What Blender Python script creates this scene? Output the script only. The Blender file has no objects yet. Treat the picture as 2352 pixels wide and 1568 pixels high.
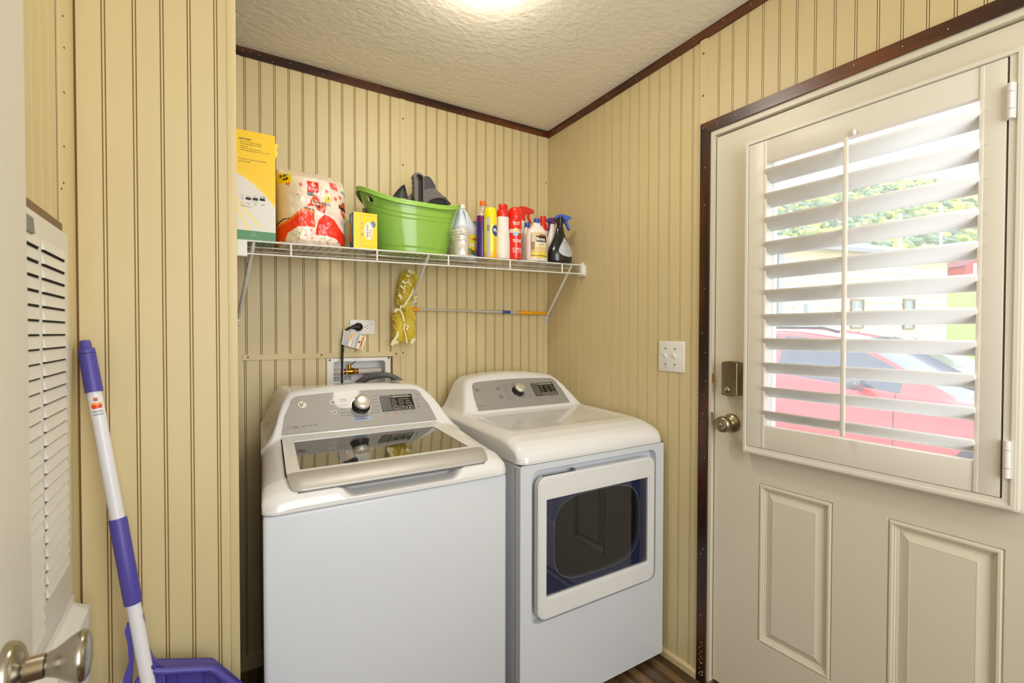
import bpy, bmesh, math, random
from mathutils import Vector, Matrix, noise
random.seed(7)
D = bpy.data
S = bpy.context.scene
COL = S.collection
PI = math.pi

# ------------------------------------------------------------------ camera, world, lights
IW, IH, FP = 2352.0, 1568.0, 1111.15
CAM = Vector((-1.51696, -2.05466, 1.26635))
YAW, PITCH, ROLL = 0.562023, -0.0167665, 0.0017588
_f = Vector((math.sin(YAW)*math.cos(PITCH), math.cos(YAW)*math.cos(PITCH), math.sin(PITCH)))
_r = Vector((math.cos(YAW), -math.sin(YAW), 0)); _u = _r.cross(_f)
_r2 = _r*math.cos(ROLL) + _u*math.sin(ROLL); _u2 = _u*math.cos(ROLL) - _r*math.sin(ROLL)
cd = D.cameras.new('camera'); cam = D.objects.new('camera', cd); COL.objects.link(cam)
cd.sensor_width = 36; cd.lens = 36*FP/IW; cd.clip_start = 0.02; cd.clip_end = 500
cam.matrix_world = Matrix(((_r2.x, _u2.x, -_f.x, CAM.x), (_r2.y, _u2.y, -_f.y, CAM.y), (_r2.z, _u2.z, -_f.z, CAM.z), (0, 0, 0, 1)))
cd.dof.use_dof = True; cd.dof.focus_distance = 1.9; cd.dof.aperture_fstop = 7.0
S.camera = cam

vs = S.view_settings
S.display_settings.display_device = 'sRGB'
vs.view_transform = 'Standard'; vs.look = 'None'; vs.gamma = 1; vs.use_curve_mapping = False
vs.exposure = 0.20

w = D.worlds.new('world'); S.world = w; w.use_nodes = True
nt = w.node_tree; bg = nt.nodes['Background']
bg.inputs[0].default_value = (0.86, 0.93, 1.0, 1); bg.inputs[1].default_value = 2.9

def lamp(name, kind, loc, energy, color, rot=None, **kw):
    l = D.lights.new(name, kind); l.energy = energy; l.color = color
    for k, v in kw.items(): setattr(l, k, v)
    o = D.objects.new(name, l); o.location = loc
    if rot: o.rotation_euler = rot
    COL.objects.link(o); return o
# sun outside, grazing along the door wall
sd = Vector((0.20, 0.72, -0.70)).normalized()
so = lamp('sun', 'SUN', (0, 0, 10), 3.6, (1, 0.95, 0.85), angle=0.01)
so.rotation_euler = sd.to_track_quat('-Z', 'Y').to_euler()
# added area fill behind the camera, brightens the room; no real source there
lamp('rear_fill', 'AREA', (-0.95, -3.25, 1.55), 36, (0.92, 0.96, 1.0), (math.radians(88), 0, 0), shape='RECTANGLE', size=1.4, size_y=1.7)
# bulbs of the ceiling fixture
LAMP = (-0.80, -0.79)
# (the ceiling fixture's frosted dome gives its own light, see ceiling_lamp)

# ------------------------------------------------------------------ helpers
def ray(px, py):
    return _f + _r2*((px-IW/2)/FP) - _u2*((py-IH/2)/FP)
def onx(px, py, X): g = ray(px, py); return CAM + g*((X-CAM.x)/g.x)
def ony(px, py, Y): g = ray(px, py); return CAM + g*((Y-CAM.y)/g.y)
def onz(px, py, Z): g = ray(px, py); return CAM + g*((Z-CAM.z)/g.z)
def onp(px, py, O, N): g = ray(px, py); return CAM + g*((O-CAM).dot(N)/g.dot(N))
def lerp(a, b, t): return a+(b-a)*t
def interp(x, pts):
    if x <= pts[0][0]: return pts[0][1]
    for (x0, y0), (x1, y1) in zip(pts, pts[1:]):
        if x <= x1: return y0+(y1-y0)*(x-x0)/(x1-x0)
    return pts[-1][1]
def sstep(a, b, x):
    t = min(1, max(0, (x-a)/(b-a))); return t*t*(3-2*t)
def lin(c):
    c = c/255.0
    return c/12.92 if c <= 0.04045 else ((c+0.055)/1.055)**2.4
def rgb(r, g, b): return (lin(r), lin(g), lin(b), 1)

MATS = {}
def mat(name, col, rough=0.5, metal=0, bump=None, vary=None, coat=0, emit=None, spec=None, trans=0, alpha=1, attr=None):
    if name in MATS: return MATS[name]
    m = D.materials.new(name); m.use_nodes = True; t = m.node_tree; b = t.nodes['Principled BSDF']
    b.inputs['Base Color'].default_value = col
    b.inputs['Roughness'].default_value = rough; b.inputs['Metallic'].default_value = metal
    if coat: b.inputs['Coat Weight'].default_value = coat; b.inputs['Coat Roughness'].default_value = 0.04
    if spec is not None: b.inputs['Specular IOR Level'].default_value = spec
    if trans: b.inputs['Transmission Weight'].default_value = trans
    if alpha < 1: b.inputs['Alpha'].default_value = alpha
    if emit: b.inputs['Emission Color'].default_value = emit[0]; b.inputs['Emission Strength'].default_value = emit[1]
    tc = t.nodes.new('ShaderNodeTexCoord')
    def noise_node(scale, stretch, detail=4):
        mp = t.nodes.new('ShaderNodeMapping'); mp.inputs['Scale'].default_value = stretch
        t.links.new(tc.outputs['Object'], mp.inputs[0])
        n = t.nodes.new('ShaderNodeTexNoise'); n.inputs['Scale'].default_value = scale; n.inputs['Detail'].default_value = detail
        t.links.new(mp.outputs[0], n.inputs[0]); return n
    src = None
    if attr:
        a = t.nodes.new('ShaderNodeAttribute'); a.attribute_name = attr; t.links.new(a.outputs['Color'], b.inputs['Base Color']); src = a.outputs['Color']
    if vary:      # (colour2, scale, stretch, lo, hi)
        n = noise_node(vary[1], vary[2], 6)
        r = t.nodes.new('ShaderNodeMapRange'); r.inputs[1].default_value = vary[3]; r.inputs[2].default_value = vary[4]
        t.links.new(n.outputs[0], r.inputs[0])
        mx = t.nodes.new('ShaderNodeMix'); mx.data_type = 'RGBA'; mx.inputs[6].default_value = col; mx.inputs[7].default_value = vary[0]
        if src: t.links.new(src, mx.inputs[6])
        t.links.new(r.outputs[0], mx.inputs[0]); t.links.new(mx.outputs[2], b.inputs['Base Color'])
    if bump:      # (scale, stretch, strength, distance)
        n = noise_node(bump[0], bump[1], 5)
        bn = t.nodes.new('ShaderNodeBump'); bn.inputs['Strength'].default_value = bump[2]; bn.inputs['Distance'].default_value = bump[3]
        t.links.new(n.outputs[0], bn.inputs['Height']); t.links.new(bn.outputs[0], b.inputs['Normal'])
    MATS[name] = m; return m

I3 = (1, 1, 1)
M_board = mat('beadboard_vinyl', rgb(216, 199, 152), 0.45, bump=(60, (1, 1, .15), .12, .002), vary=(rgb(208, 189, 140), 5, (1, 1, .3), .35, .7))
M_groove = mat('groove_brown', rgb(112, 76, 28), 0.6)
M_brown = mat('dark_brown_trim', rgb(44, 22, 12), 0.32, vary=(rgb(104, 56, 22), 14, (1, 1, 1), .5, .78), bump=(120, I3, .15, .001))
M_brownx = mat('brown_trim_grain_x', rgb(44, 22, 12), 0.32, vary=(rgb(112, 60, 22), 22, (.12, 1, 1), .45, .75))
M_browny = mat('brown_trim_grain_y', rgb(46, 24, 12), 0.32, vary=(rgb(118, 66, 26), 22, (1, .12, 1), .42, .74))
M_brownz = mat('brown_trim_grain_z', rgb(38, 20, 12), 0.32, vary=(rgb(92, 46, 18), 22, (1, 1, .12), .45, .78))
M_ceil = mat('ceiling_paint', rgb(243, 236, 218), 0.75, bump=(38, (1, 1.4, 1), .38, .009))
M_wdoor = mat('door_paint', rgb(222, 214, 194), 0.38, bump=(90, (1, 1, .1), .06, .001))
M_shut = mat('shutter_paint', rgb(228, 222, 208), 0.38)
M_appl = mat('appliance_white', rgb(230, 230, 229), 0.16, coat=.5)
M_body = mat('appliance_body_white', rgb(216, 220, 226), 0.3, coat=.2)
M_silver = mat('silver_panel', rgb(160, 158, 154), 0.55, .25, coat=.12)
M_strip = mat('silver_handle', rgb(190, 187, 182), 0.46, .5, bump=(400, I3, .08, .0005))
M_chrome = mat('chrome', rgb(215, 212, 205), 0.12, 1)
M_knobw = mat('knob_silver', rgb(214, 208, 196), 0.25, .5)
M_black = mat('black_plastic', rgb(20, 20, 22), 0.3)
M_blackm = mat('black_matte', rgb(14, 14, 15), 0.6)
M_disp = mat('display_black', rgb(26, 25, 25), 0.15)
M_dispg = mat('display_grey', rgb(92, 90, 88), 0.2)
M_ink = mat('grey_ink', rgb(96, 92, 86), 0.5)
M_inkk = mat('black_ink', rgb(22, 22, 24), 0.5)
M_inkw = mat('white_ink', rgb(235, 232, 220), 0.5)
M_blue = mat('blue_ink', rgb(70, 110, 170), 0.5)
M_lblue = mat('pale_blue_print', rgb(150, 178, 215), 0.5)
M_orange_ink = mat('orange_ink', rgb(225, 120, 60), 0.5)
M_red_ink = mat('red_ink', rgb(205, 40, 30), 0.5)
M_nickel = mat('satin_nickel', rgb(172, 165, 152), 0.24, 1, bump=(300, (1, 1, .05), .05, .0005))
M_brass_ant = mat('antique_nickel', rgb(168, 154, 128), 0.3, 1, vary=(rgb(128, 114, 88), 18, (1, 1, .3), .4, .7))
M_brass = mat('brass', rgb(196, 150, 50), 0.25, 1)
M_copper = mat('copper', rgb(200, 100, 50), 0.25, 1)
M_white = mat('white_plastic', rgb(232, 230, 224), 0.35)
M_wire = mat('white_coated_wire', rgb(226, 224, 216), 0.4)
M_pvc = mat('pvc_pipe', rgb(226, 220, 206), 0.4)
M_grey = mat('grey_hose', rgb(98, 99, 101), 0.5)
M_purple = mat('purple_plastic', rgb(78, 68, 158), 0.42)
M_pole = mat('white_pole', rgb(222, 220, 226), 0.3)
M_yel = mat('yellow_plastic', rgb(238, 216, 10), 0.35)
M_orange = mat('orange_plastic', rgb(250, 165, 20), 0.35)
M_alu = mat('aluminium', rgb(214, 211, 206), 0.35, .6)
M_red = mat('red_plastic', rgb(214, 32, 18), 0.3, coat=.3)
M_green = mat('green_plastic', rgb(140, 186, 72), 0.25, coat=.4)
M_bluep = mat('blue_plastic', rgb(54, 78, 168), 0.35)
M_screw = mat('screw_brown', rgb(104, 84, 50), 0.4, .5)
M_nail = mat('nail_pale', rgb(190, 170, 140), 0.4)
M_grn_dot = mat('green_sticker', rgb(30, 130, 80), 0.5)
M_paint = mat('printed_surface', (1, 1, 1, 1), 0.4, attr='Col', coat=.15)
M_gloss = mat('printed_gloss', (1, 1, 1, 1), 0.22, attr='Col', coat=.6)
M_paper = mat('paper', rgb(226, 222, 212), 0.6)

class MB:
    """collects geometry in world space; build() links it as one mesh object"""
    def __init__(s): s.v = []; s.f = []; s.m = []; s.mi = 0; s.c = []; s.col = None; s.sm = []; s.smooth = False
    def add(s, vs, fs, mi=None, smooth=None):
        b = len(s.v); s.v += [Vector(p) for p in vs]
        for f in fs:
            s.f.append([b+i for i in f]); s.m.append(s.mi if mi is None else mi); s.sm.append(s.smooth if smooth is None else smooth); s.c.append(s.col)
        return s
    def box(s, a, b, bev=0, **k):
        x0, x1 = sorted((a[0], b[0])); y0, y1 = sorted((a[1], b[1])); z0, z1 = sorted((a[2], b[2]))
        if bev <= 0:
            vs = [(x, y, z) for x in (x0, x1) for y in (y0, y1) for z in (z0, z1)]
            return s.add(vs, [(0, 1, 3, 2), (4, 6, 7, 5), (0, 4, 5, 1), (2, 3, 7, 6), (0, 2, 6, 4), (1, 5, 7, 3)], **k)
        bm = bmesh.new(); bmesh.ops.create_cube(bm, size=1)
        for v in bm.verts: v.co = Vector((lerp(x0, x1, v.co.x+.5), lerp(y0, y1, v.co.y+.5), lerp(z0, z1, v.co.z+.5)))
        bmesh.ops.bevel(bm, geom=bm.edges[:], offset=bev, segments=3, affect='EDGES', profile=.5)
        return s.bm(bm, smooth=True)
    def bm(s, bm, M=None, smooth=None, **k):
        bm.verts.index_update()
        s.add([(M @ v.co if M else v.co.copy()) for v in bm.verts], [[v.index for v in f.verts] for f in bm.faces], smooth=smooth, **k)
        bm.free(); return s
    def tube(s, pts, r, n=12, caps=True, **k):
        pts = [Vector(p) for p in pts]; N = len(pts); rs = r if isinstance(r, (list, tuple)) else [r]*N
        vs = []; fs = []; up = None
        for i, p in enumerate(pts):
            t = (pts[min(i+1, N-1)]-pts[max(i-1, 0)]).normalized()
            if up is None: up = t.orthogonal().normalized()
            up = (up - t*up.dot(t)).normalized(); sd_ = t.cross(up)
            for j in range(n):
                a = 2*PI*j/n; vs.append(p + (up*math.cos(a)+sd_*math.sin(a))*rs[i])
        for i in range(N-1):
            for j in range(n): fs.append((i*n+j, i*n+(j+1) % n, (i+1)*n+(j+1) % n, (i+1)*n+j))
        s.add(vs, fs, smooth=True, **k)
        if caps: s.add([vs[j] for j in range(n)], [list(range(n))[::-1]], smooth=False, **k); s.add(vs[-n:], [list(range(n))], smooth=False, **k)
        return s
    def lathe(s, prof, O, U=(1, 0, 0), V=(0, 1, 0), N=(0, 0, 1), n=28, su=1, sv=1, cap=True, fn=None, **k):
        """prof: list of (radius, height along N)"""
        O, U, V, N = Vector(O), Vector(U), Vector(V), Vector(N); vs = []; fs = []
        for (r, h) in prof:
            for j in range(n):
                a = 2*PI*j/n; p = O+U*(r*su*math.cos(a))+V*(r*sv*math.sin(a))+N*h
                vs.append(fn(p, a, h) if fn else p)
        L = len(prof)
        for i in range(L-1):
            for j in range(n): fs.append((i*n+j, i*n+(j+1) % n, (i+1)*n+(j+1) % n, (i+1)*n+j))
        s.add(vs, fs, smooth=True, **k)
        if cap:
            s.add(vs[:n], [list(range(n))[::-1]], smooth=False, **k); s.add(vs[-n:], [list(range(n))], smooth=False, **k)
        return s
    def poly(s, pts2, O, U, V, N, depth, back=True, **k):
        """extruded polygon: pts2 in (U,V), front at +N*depth"""
        O, U, V, N = Vector(O), Vector(U), Vector(V), Vector(N); n = len(pts2)
        a = [O+U*p[0]+V*p[1] for p in pts2]; b = [p+N*depth for p in a]
        fs = [list(range(n, 2*n))] + ([list(range(n))[::-1]] if back else [])
        fs += [(i, (i+1) % n, n+(i+1) % n, n+i) for i in range(n)]
        return s.add(a+b, fs, smooth=False, **k)
    def ring(s, outer, inner, O, U, V, N, depth, **k):
        O, U, V, N = Vector(O), Vector(U), Vector(V), Vector(N); n = len(outer)
        P = [O+U*p[0]+V*p[1] for p in outer]+[O+U*p[0]+V*p[1] for p in inner]; Q = [p+N*depth for p in P]
        fs = []
        for i in range(n):
            j = (i+1) % n
            fs += [(2*n+i, 2*n+j, 3*n+j, 3*n+i), (i, n+i, n+j, j), (i, j, 2*n+j, 2*n+i), (n+i, 3*n+i, 3*n+j, n+j)]
        return s.add(P+Q, fs, smooth=False, **k)
    def grid(s, fn, nu, nv, closed=False, colfn=None, **k):
        vs = [fn(i/nu, j/nv) for j in range(nv+1) for i in range(nu+1)]
        b = len(s.v); s.v += [Vector(p) for p in vs]
        for j in range(nv):
            for i in range(nu):
                s.f.append([b+j*(nu+1)+i, b+j*(nu+1)+i+1, b+(j+1)*(nu+1)+i+1, b+(j+1)*(nu+1)+i]); s.m.append(k.get('mi', s.mi)); s.sm.append(k.get('smooth', True))
                s.c.append(colfn((i+.5)/nu, (j+.5)/nv) if colfn else s.col)
        return s
    def text(s, txt, size, O, U, V, N, align='CENTER', fn=None, bold=0, **k):
        vs, fs = glyphs(txt, align, bold)
        O, U, V, N = Vector(O), Vector(U), Vector(V), Vector(N)
        P = [(fn(p[0]*size, p[1]*size) if fn else O+U*(p[0]*size)+V*(p[1]*size)+N*.0004) for p in vs]
        return s.add(P, fs, smooth=False, **k)
    def build(s, name, mats, parent=None, kind=None, label=None, origin=None):
        me = D.meshes.new(name); o = D.objects.new(name, me); COL.objects.link(o)
        root = parent
        while root is not None and root.parent is not None: root = root.parent
        if parent is not None: org = Vector(root.location)
        elif origin is not None: org = Vector(origin); o.location = org
        else: org = Vector((0, 0, 0))
        me.from_pydata([tuple(v-org) for v in s.v], [], s.f)
        if not isinstance(mats, (list, tuple)): mats = [mats]
        for m in mats: me.materials.append(m)
        me.polygons.foreach_set('material_index', s.m); me.polygons.foreach_set('use_smooth', s.sm)
        if any(c is not None for c in s.c):
            ca = me.color_attributes.new('Col', 'FLOAT_COLOR', 'CORNER'); buf = []
            for p, c in zip(me.polygons, s.c): buf += list(c or (1, 1, 1, 1))*p.loop_total
            ca.data.foreach_set('color', buf)
        me.validate(); me.update()
        if parent is not None: o.parent = parent
        if kind: o['kind'] = kind
        if label: o['label'] = label
        return o

_gc = {}
def glyphs(txt, align, bold=0):
    key = (txt, align, bold)
    if key in _gc: return _gc[key]
    c = D.curves.new('t', 'FONT'); c.body = txt; c.size = 1; c.align_x = align; c.align_y = 'CENTER'; c.resolution_u = 2; c.offset = bold
    o = D.objects.new('t', c); me = D.meshes.new_from_object(o)
    r = ([(v.co.x, v.co.y) for v in me.vertices], [list(p.vertices) for p in me.polygons])
    D.objects.remove(o); D.curves.remove(c); D.meshes.remove(me); _gc[key] = r; return r
def thing(name, label, cat, loc=(0, 0, 0), group=None):
    o = D.objects.new(name, None); o.empty_display_size = .05; COL.objects.link(o); o.location = loc
    o['label'] = label; o['category'] = cat
    if group: o['group'] = group
    return o
def tag(o, label, cat, group=None):
    o['label'] = label; o['category'] = cat
    if group: o['group'] = group
    return o
def struct(o): o['kind'] = 'structure'; return o
def sempty(name, loc=(0, 0, 0)):
    o = D.objects.new(name, None); o.empty_display_size = .05; COL.objects.link(o); o.location = loc; o['kind'] = 'structure'; return o
def clone(src, parent, loc):
    o = src.copy(); o.parent = parent; o.location = loc; COL.objects.link(o); return o
def rrect(w_, h, r, n=6, cx=0, cy=0):
    pts = []
    for (sx, sy, a0) in ((1, 1, 0), (-1, 1, PI/2), (-1, -1, PI), (1, -1, 1.5*PI)):
        for i in range(n+1):
            a = a0+PI/2*i/n; pts.append((cx+sx*(w_/2-r)+r*math.cos(a), cy+sy*(h/2-r)+r*math.sin(a)))
    return pts
def circ(r, n=24, cx=0, cy=0): return [(cx+r*math.cos(2*PI*i/n), cy+r*math.sin(2*PI*i/n)) for i in range(n)]
def inpoly(x, y, P):
    c = False; j = len(P)-1
    for i in range(len(P)):
        if (P[i][1] > y) != (P[j][1] > y) and x < (P[j][0]-P[i][0])*(y-P[i][1])/(P[j][1]-P[i][1])+P[i][0]: c = not c
        j = i
    return c
X_, Y_, Z_ = Vector((1, 0, 0)), Vector((0, 1, 0)), Vector((0, 0, 1))

# ------------------------------------------------------------------ room shell
CE = lambda y: 2.3165 - .036*y          # ceiling height
RB = -3.4                                # rear of the room
XL = -1.75                               # left wall
YP = -0.72                               # partition face
XA = -1.458                              # alcove left wall
PITCHB = 0.0508
floorb = MB(); floorb.box((XL-.1, RB, -.05), (0.1, 0.1, -.006)); floor = floorb.build('floor', mat('floor_base', rgb(60, 44, 28), .5)); struct(floor)
M_plank = mat('vinyl_plank', rgb(124, 98, 60), 0.35, vary=(rgb(70, 50, 30), 26, (1, .06, 1), .38, .62), bump=(60, (1, .1, 1), .1, .001))
M_plank2 = mat('vinyl_plank_grey', rgb(140, 124, 96), 0.35, vary=(rgb(84, 66, 42), 26, (1, .06, 1), .38, .62), bump=(60, (1, .1, 1), .1, .001))
pl = {}
for key, L in (('a', 1.2), ('b', .6)):
    for m, mm in (('p', M_plank), ('g', M_plank2)):
        b = MB(); b.box((0, -L, -.006), (.1485, 0, 0), 0); pl[key+m] = b
first = {}
for i in range(13):
    x = XL-.05+i*.15; y = 0.0 if i % 2 else -.0
    segs = [('b', 0.0)] + [('a', -.6-k*1.2) for k in range(3)] if i % 2 else [('a', -k*1.2) for k in range(3)]
    for (kk, y0) in segs:
        key = kk+('g' if (i*7+int(-y0*10)) % 3 == 0 else 'p')
        if y0 < RB: continue
        if key not in first:
            o = pl[key].build('plank', M_plank if key[1] == 'p' else M_plank2, floor); o.location = (x, y0, 0); first[key] = o
        else: clone(first[key], floor, (x, y0, 0))

cb = MB()
cb.add([(XL-.1, RB, CE(RB)), (.1, RB, CE(RB)), (.1, .1, CE(.1)), (XL-.1, .1, CE(.1))], [(0, 1, 2, 3)])
cb.add([(XL-.1, RB, CE(RB)+.08), (.1, RB, CE(RB)+.08), (.1, .1, CE(.1)+.08), (XL-.1, .1, CE(.1)+.08)], [(3, 2, 1, 0)])
ceil = struct(cb.build('ceiling', M_ceil))

# beadboard strip: flat board + narrow bead, extruded; profile in (along, out)
def board_mb(width, h0, h1a, h1b=None):
    """strip from h0 to h1 (h1a at start side, h1b at far side), local: u along, n outward"""
    h1b = h1a if h1b is None else h1b
    prof = [(0, 0), (.0008, .0014), (width-.0078, .0014), (width-.0070, 0)]
    bead = [(width-.0055, 0), (width-.0047, .0014), (width-.0023, .0014), (width-.0015, 0)]
    vs = []; fs = []
    for P in (prof, bead):
        b = len(vs); n = len(P)
        vs += [(u, n_, h0) for u, n_ in P]+[(u, n_, lerp(h1a, h1b, u/width)) for u, n_ in P]
        fs += [(b+i, b+i+1, b+n+i+1, b+n+i) for i in range(n-1)]
    return vs, fs
def boards(parent, O, U, N, spans):
    """spans: list of (u0, width, h0, h1a, h1b)"""
    cache = {}
    for (u0, wd, h0, ha, hb) in spans:
        key = (round(wd, 4), round(h0, 3), round(ha, 3), round(hb, 3))
        loc = Vector(O)+Vector(U)*u0
        if key in cache: clone(cache[key], parent, loc); continue
        vs, fs = board_mb(wd, h0, ha, hb)
        b = MB(); b.add([Vector(U)*v[0]+Vector(N)*v[1]+Z_*v[2] for v in vs], fs, smooth=False)
        me_o = b.build('board', M_board, parent); me_o.location = loc; cache[key] = me_o
# --- back wall (y = 0)
bx0, bx1, bz0, bz1 = -1.0875, -.8636, .975, 1.157      # washer box opening
wb = MB(); T = .0015
def wallbox(b, x0, x1, z0, z1): b.box((x0, 0.0, z0), (x1, .1, z1))
wallbox(wb, XL-.1, bx0, -.05, 2.45); wallbox(wb, bx1, .1, -.05, 2.45); wallbox(wb, bx0, bx1, bz1, 2.45); wallbox(wb, bx0, bx1, -.05, bz0)
wall_back = struct(wb.build('wall_back', M_groove))
sp = []
seam = -.79
x = -1.3934-.0025-PITCHB*1+.0035
g0 = -1.3934
k = -1
zt = 2.318
while True:                                           # left field, from batten to the seam batten
    u0 = g0+.003+k*.0499; k += 1
    if u0 > seam-.015: break
    if u0+.0499 > -1.43: sp.append((u0, min(.0499, seam-.002-u0), 1.175, zt, zt))
u0 = seam+.012
while u0 < -.002:
    wd = min(.0508, -u0); sp.append((u0, .0508 if wd > .05 else max(wd, .012), 0.0, zt, zt)); u0 += .0508
boards(wall_back, (0, 0, 0), X_, -Y_, sp)
sp = []; u0 = -1.446
while u0 < seam-.012:
    u1 = min(u0+.0508, seam-.002)
    if u1 > -1.108 and u0 < -.845:
        sp.append((u0, u1-u0, 0, .96, .96))
        if u0 < -1.118: sp.append((u0, -1.106-u0, .96, 1.18, 1.18))
        if u1 > -.835: sp.append((-.848, u1+.848, .96, 1.18, 1.18))
    else: sp.append((u0, u1-u0, 0, 1.18, 1.18))
    u0 += .0508
boards(wall_back, (0, 0, 0), X_, -Y_, sp)
# battens and screws on the back wall
def screw(b, p, N, r=.0035):
    N = Vector(N); U = N.orthogonal().normalized(); V = N.cross(U)
    b.lathe([(r, 0), (r, .0012), (r*.6, .0018), (0.0001, .0016)], p, U, V, N, n=10, cap=False)
def batten(name, pts, d, screws, N=-Y_):
    b = MB(); n = len(pts); O = Vector((0, 0, 0))
    if abs(N.y) > .5: vs = [Vector((p[0], -d, p[1])) for p in pts]+[Vector((p[0], 0, p[1])) for p in pts]
    else: vs = [Vector((N.x*d+p[2], p[0], p[1])) for p in pts]+[Vector((p[2], p[0], p[1])) for p in pts]
    b.add(vs, [list(range(n))]+[list(range(n, 2*n))[::-1]]+[(i, (i+1) % n, n+(i+1) % n, n+i) for i in range(n)])
    o = struct(b.build(name, M_board))
    for s_ in screws:
        sb = MB(); screw(sb, (s_[0], -d, s_[1]) if abs(N.y) > .5 else (N.x*d+s_[2], s_[0], s_[1]), N); sb.build('screw', M_screw, o)
    return o
batten('trim_1', [(-1.4086, 1.1643), (-.8022, 1.1668), (-.8022, 1.1868), (-1.4083, 1.1848)], .006, [(-1.389, 1.176), (-1.13, 1.178), (-.822, 1.177)])
batten('trim_2', [(-1.437, .05), (-1.4095, .05), (-1.4095, 2.29), (-1.437, 2.29)], .005, [(-1.424, z) for z in (.14, .33, .52, .72, .91, 1.10, 1.172, 1.45, 2.02)])
batten('trim_3', [(-.8017, .05), (-.779, .05), (-.779, 2.29), (-.8017, 2.29)], .005, [(-.791, 1.181), (-.79, 1.6), (-.79, 2.0), (-.79, 2.2)])
batten('trim_4', [(-.03, .05), (-.004, .05), (-.004, 2.29), (-.03, 2.29)], .004, [(-.017, z) for z in (1.35, 2.05)])
# --- right wall (x = 0) with the door opening
DY0, DY1 = -.9695, -1.925          # casing inner edges (jamb)
wr = MB()
wr.box((0, .1, -.05), (.12, DY0, 2.5)); wr.box((0, DY0, 1.985), (.12, DY1, 2.5)); wr.box((0, DY1, -.05), (.12, RB, 2.5))
wall_right = struct(wr.build('wall_right', M_groove))
sp = []; u = .0; seam2 = .97
g = .9829
while u < 2.9:
    y = -u; ht = CE(y)-.0; h2 = CE(y-.053)
    if u < .925: sp.append((u, .0527, 0, ht, h2))
    elif u < 1.93: sp.append((u, .0527, 2.0, ht, h2))
    else: sp.append((u, .0527, 0, ht, h2))
    u += .0527
boards(wall_right, (0, 0, 0), -Y_, -X_, sp)
batten('trim_5', [(-.925, 2.02, 0), (-.952, 2.02, 0), (-.952, 2.32, 0), (-.925, 2.32, 0)], .004, [(-.938, 2.27, 0), (-.938, 2.12, 0)], N=-X_)
# --- left wall (x = XL), partition (y = YP), alcove side
wl = MB(); wl.box((XL-.1, RB, -.05), (XL, YP, 2.5)); wall_left = struct(wl.build('wall_left', M_groove))
sp = []; u = 0
while u < 1.9: sp.append((u, .0508, 1.47, 2.35, 2.35)); u += .0508
boards(wall_left, (XL, -.852, 0), -Y_, X_, sp)
wp = MB(); wp.box((XL-.1, YP, -.05), (XA, .0, 2.5)); wall_partition = struct(wp.build('wall_partition', M_groove))
sp = []
gx = [ony(q, 300, YP).x for q in (171, 240, 311, 374, 436, 497, 533)]
for a, b_ in zip(gx, gx[1:]): sp.append((a+.003, b_-a, 0, 2.36, 2.36))
boards(wall_partition, (0, YP, 0), X_, -Y_, sp)
cb_ = MB(); cb_.box((XA-.016, YP-.004, 0), (XA+.003, YP+.02, 2.38), .0015); struct(cb_.build('trim_6', M_board))
cb_ = MB()
x165 = ony(165, 400, YP).x
cb_.box((XL, YP, 0), (x165+.004, YP-.004, 2.38), .001)
struct(cb_.build('trim_7', M_board))
tb = MB(); ya = onx(130, 400, XL).y
tb.box((XL, YP-.002, .0), (XL+.004, ya+.004, 2.38), .0008)
o7 = struct(tb.build('trim_8', M_board))
for (px, py) in ((143, 36), (146, 109), (146, 212), (146, 336), (145, 420), (140, 433)):
    sb = MB(); screw(sb, onx(px, py, XL+.004), X_, .002); sb.build('nail', M_screw, o7)
# rear wall behind the camera
rb = MB(); rb.box((XL-.1, RB-.1, -.05), (.12, RB, 2.6)); struct(rb.build('wall_rear', mat('rear_wall_paint', rgb(222, 210, 180), .6)))
# --- brown ceiling trim
def nails(b, pts, N):
    for p in pts: screw(b, p, N, .0017)
ct = MB(); ct.box((XA, -.009, 2.284), (0, 0, 2.322)); o = struct(ct.build('trim_9', M_brownx))
nb = MB(); nails(nb, [(x, -.009, 2.298+.008*math.sin(x*40)) for x in (-1.40, -1.375, -1.345, -1.30, -1.24, -1.12, -.9, -.7, -.5, -.3, -.2, -.06)], -Y_); nb.build('nail_heads', M_nail, o, kind='stuff')
ct = MB()
def trimr(b, y0, y1, h):
    vs = [(-.010, y0, CE(y0)-h), (-.010, y1, CE(y1)-h), (-.010, y1, CE(y1)+.01), (-.010, y0, CE(y0)+.01)]
    vs += [(0, v[1], v[2]) for v in vs]
    b.add(vs, [(0, 1, 2, 3), (7, 6, 5, 4), (0, 4, 5, 1), (1, 5, 6, 2), (2, 6, 7, 3), (3, 7, 4, 0)])
trimr(ct, 0, -.92, .034); trimr(ct, -.92, -.955, .028); trimr(ct, -.955, RB, .034)
o = struct(ct.build('trim_10', M_browny))
nb = MB(); nails(nb, [(-.010, y, CE(y)-.016-.006*math.sin(y*50)) for y in (-.05, -.11, -.25, -.45, -.62, -.80, -.9, -1.02, -1.12, -1.2, -1.29, -1.4)], -X_); nb.build('nail_heads', M_nail, o, kind='stuff')
ct = MB(); ct.box((XA, YP-.02, 2.29), (XA+.011, 0, 2.36)); struct(ct.build('trim_11', M_browny))
# --- baseboards
bb = MB(); bb.poly([(0, 0), (-.012, 0), (-.012, .022), (-.007, .030), (0, .030)], (0, -.0, 0), X_, Z_, -Y_, .93); struct(bb.build('baseboard_right', M_board))
bb = MB(); bb.poly([(0, 0), (-.010, 0), (-.010, .05), (0, .053)], (XA, 0, 0), Y_, Z_, X_, -XA, ); struct(bb.build('baseboard_back', M_board))
ob = D.objects['baseboard_back']
bb = MB(); bb.box((XA, YP, 0), (XA+.008, -.01, .05)); struct(bb.build('baseboard_left', M_board))

# ------------------------------------------------------------------ entry door
door = sempty('door_1', (0, -.98, 0))
CZ = 2.0172
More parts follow.
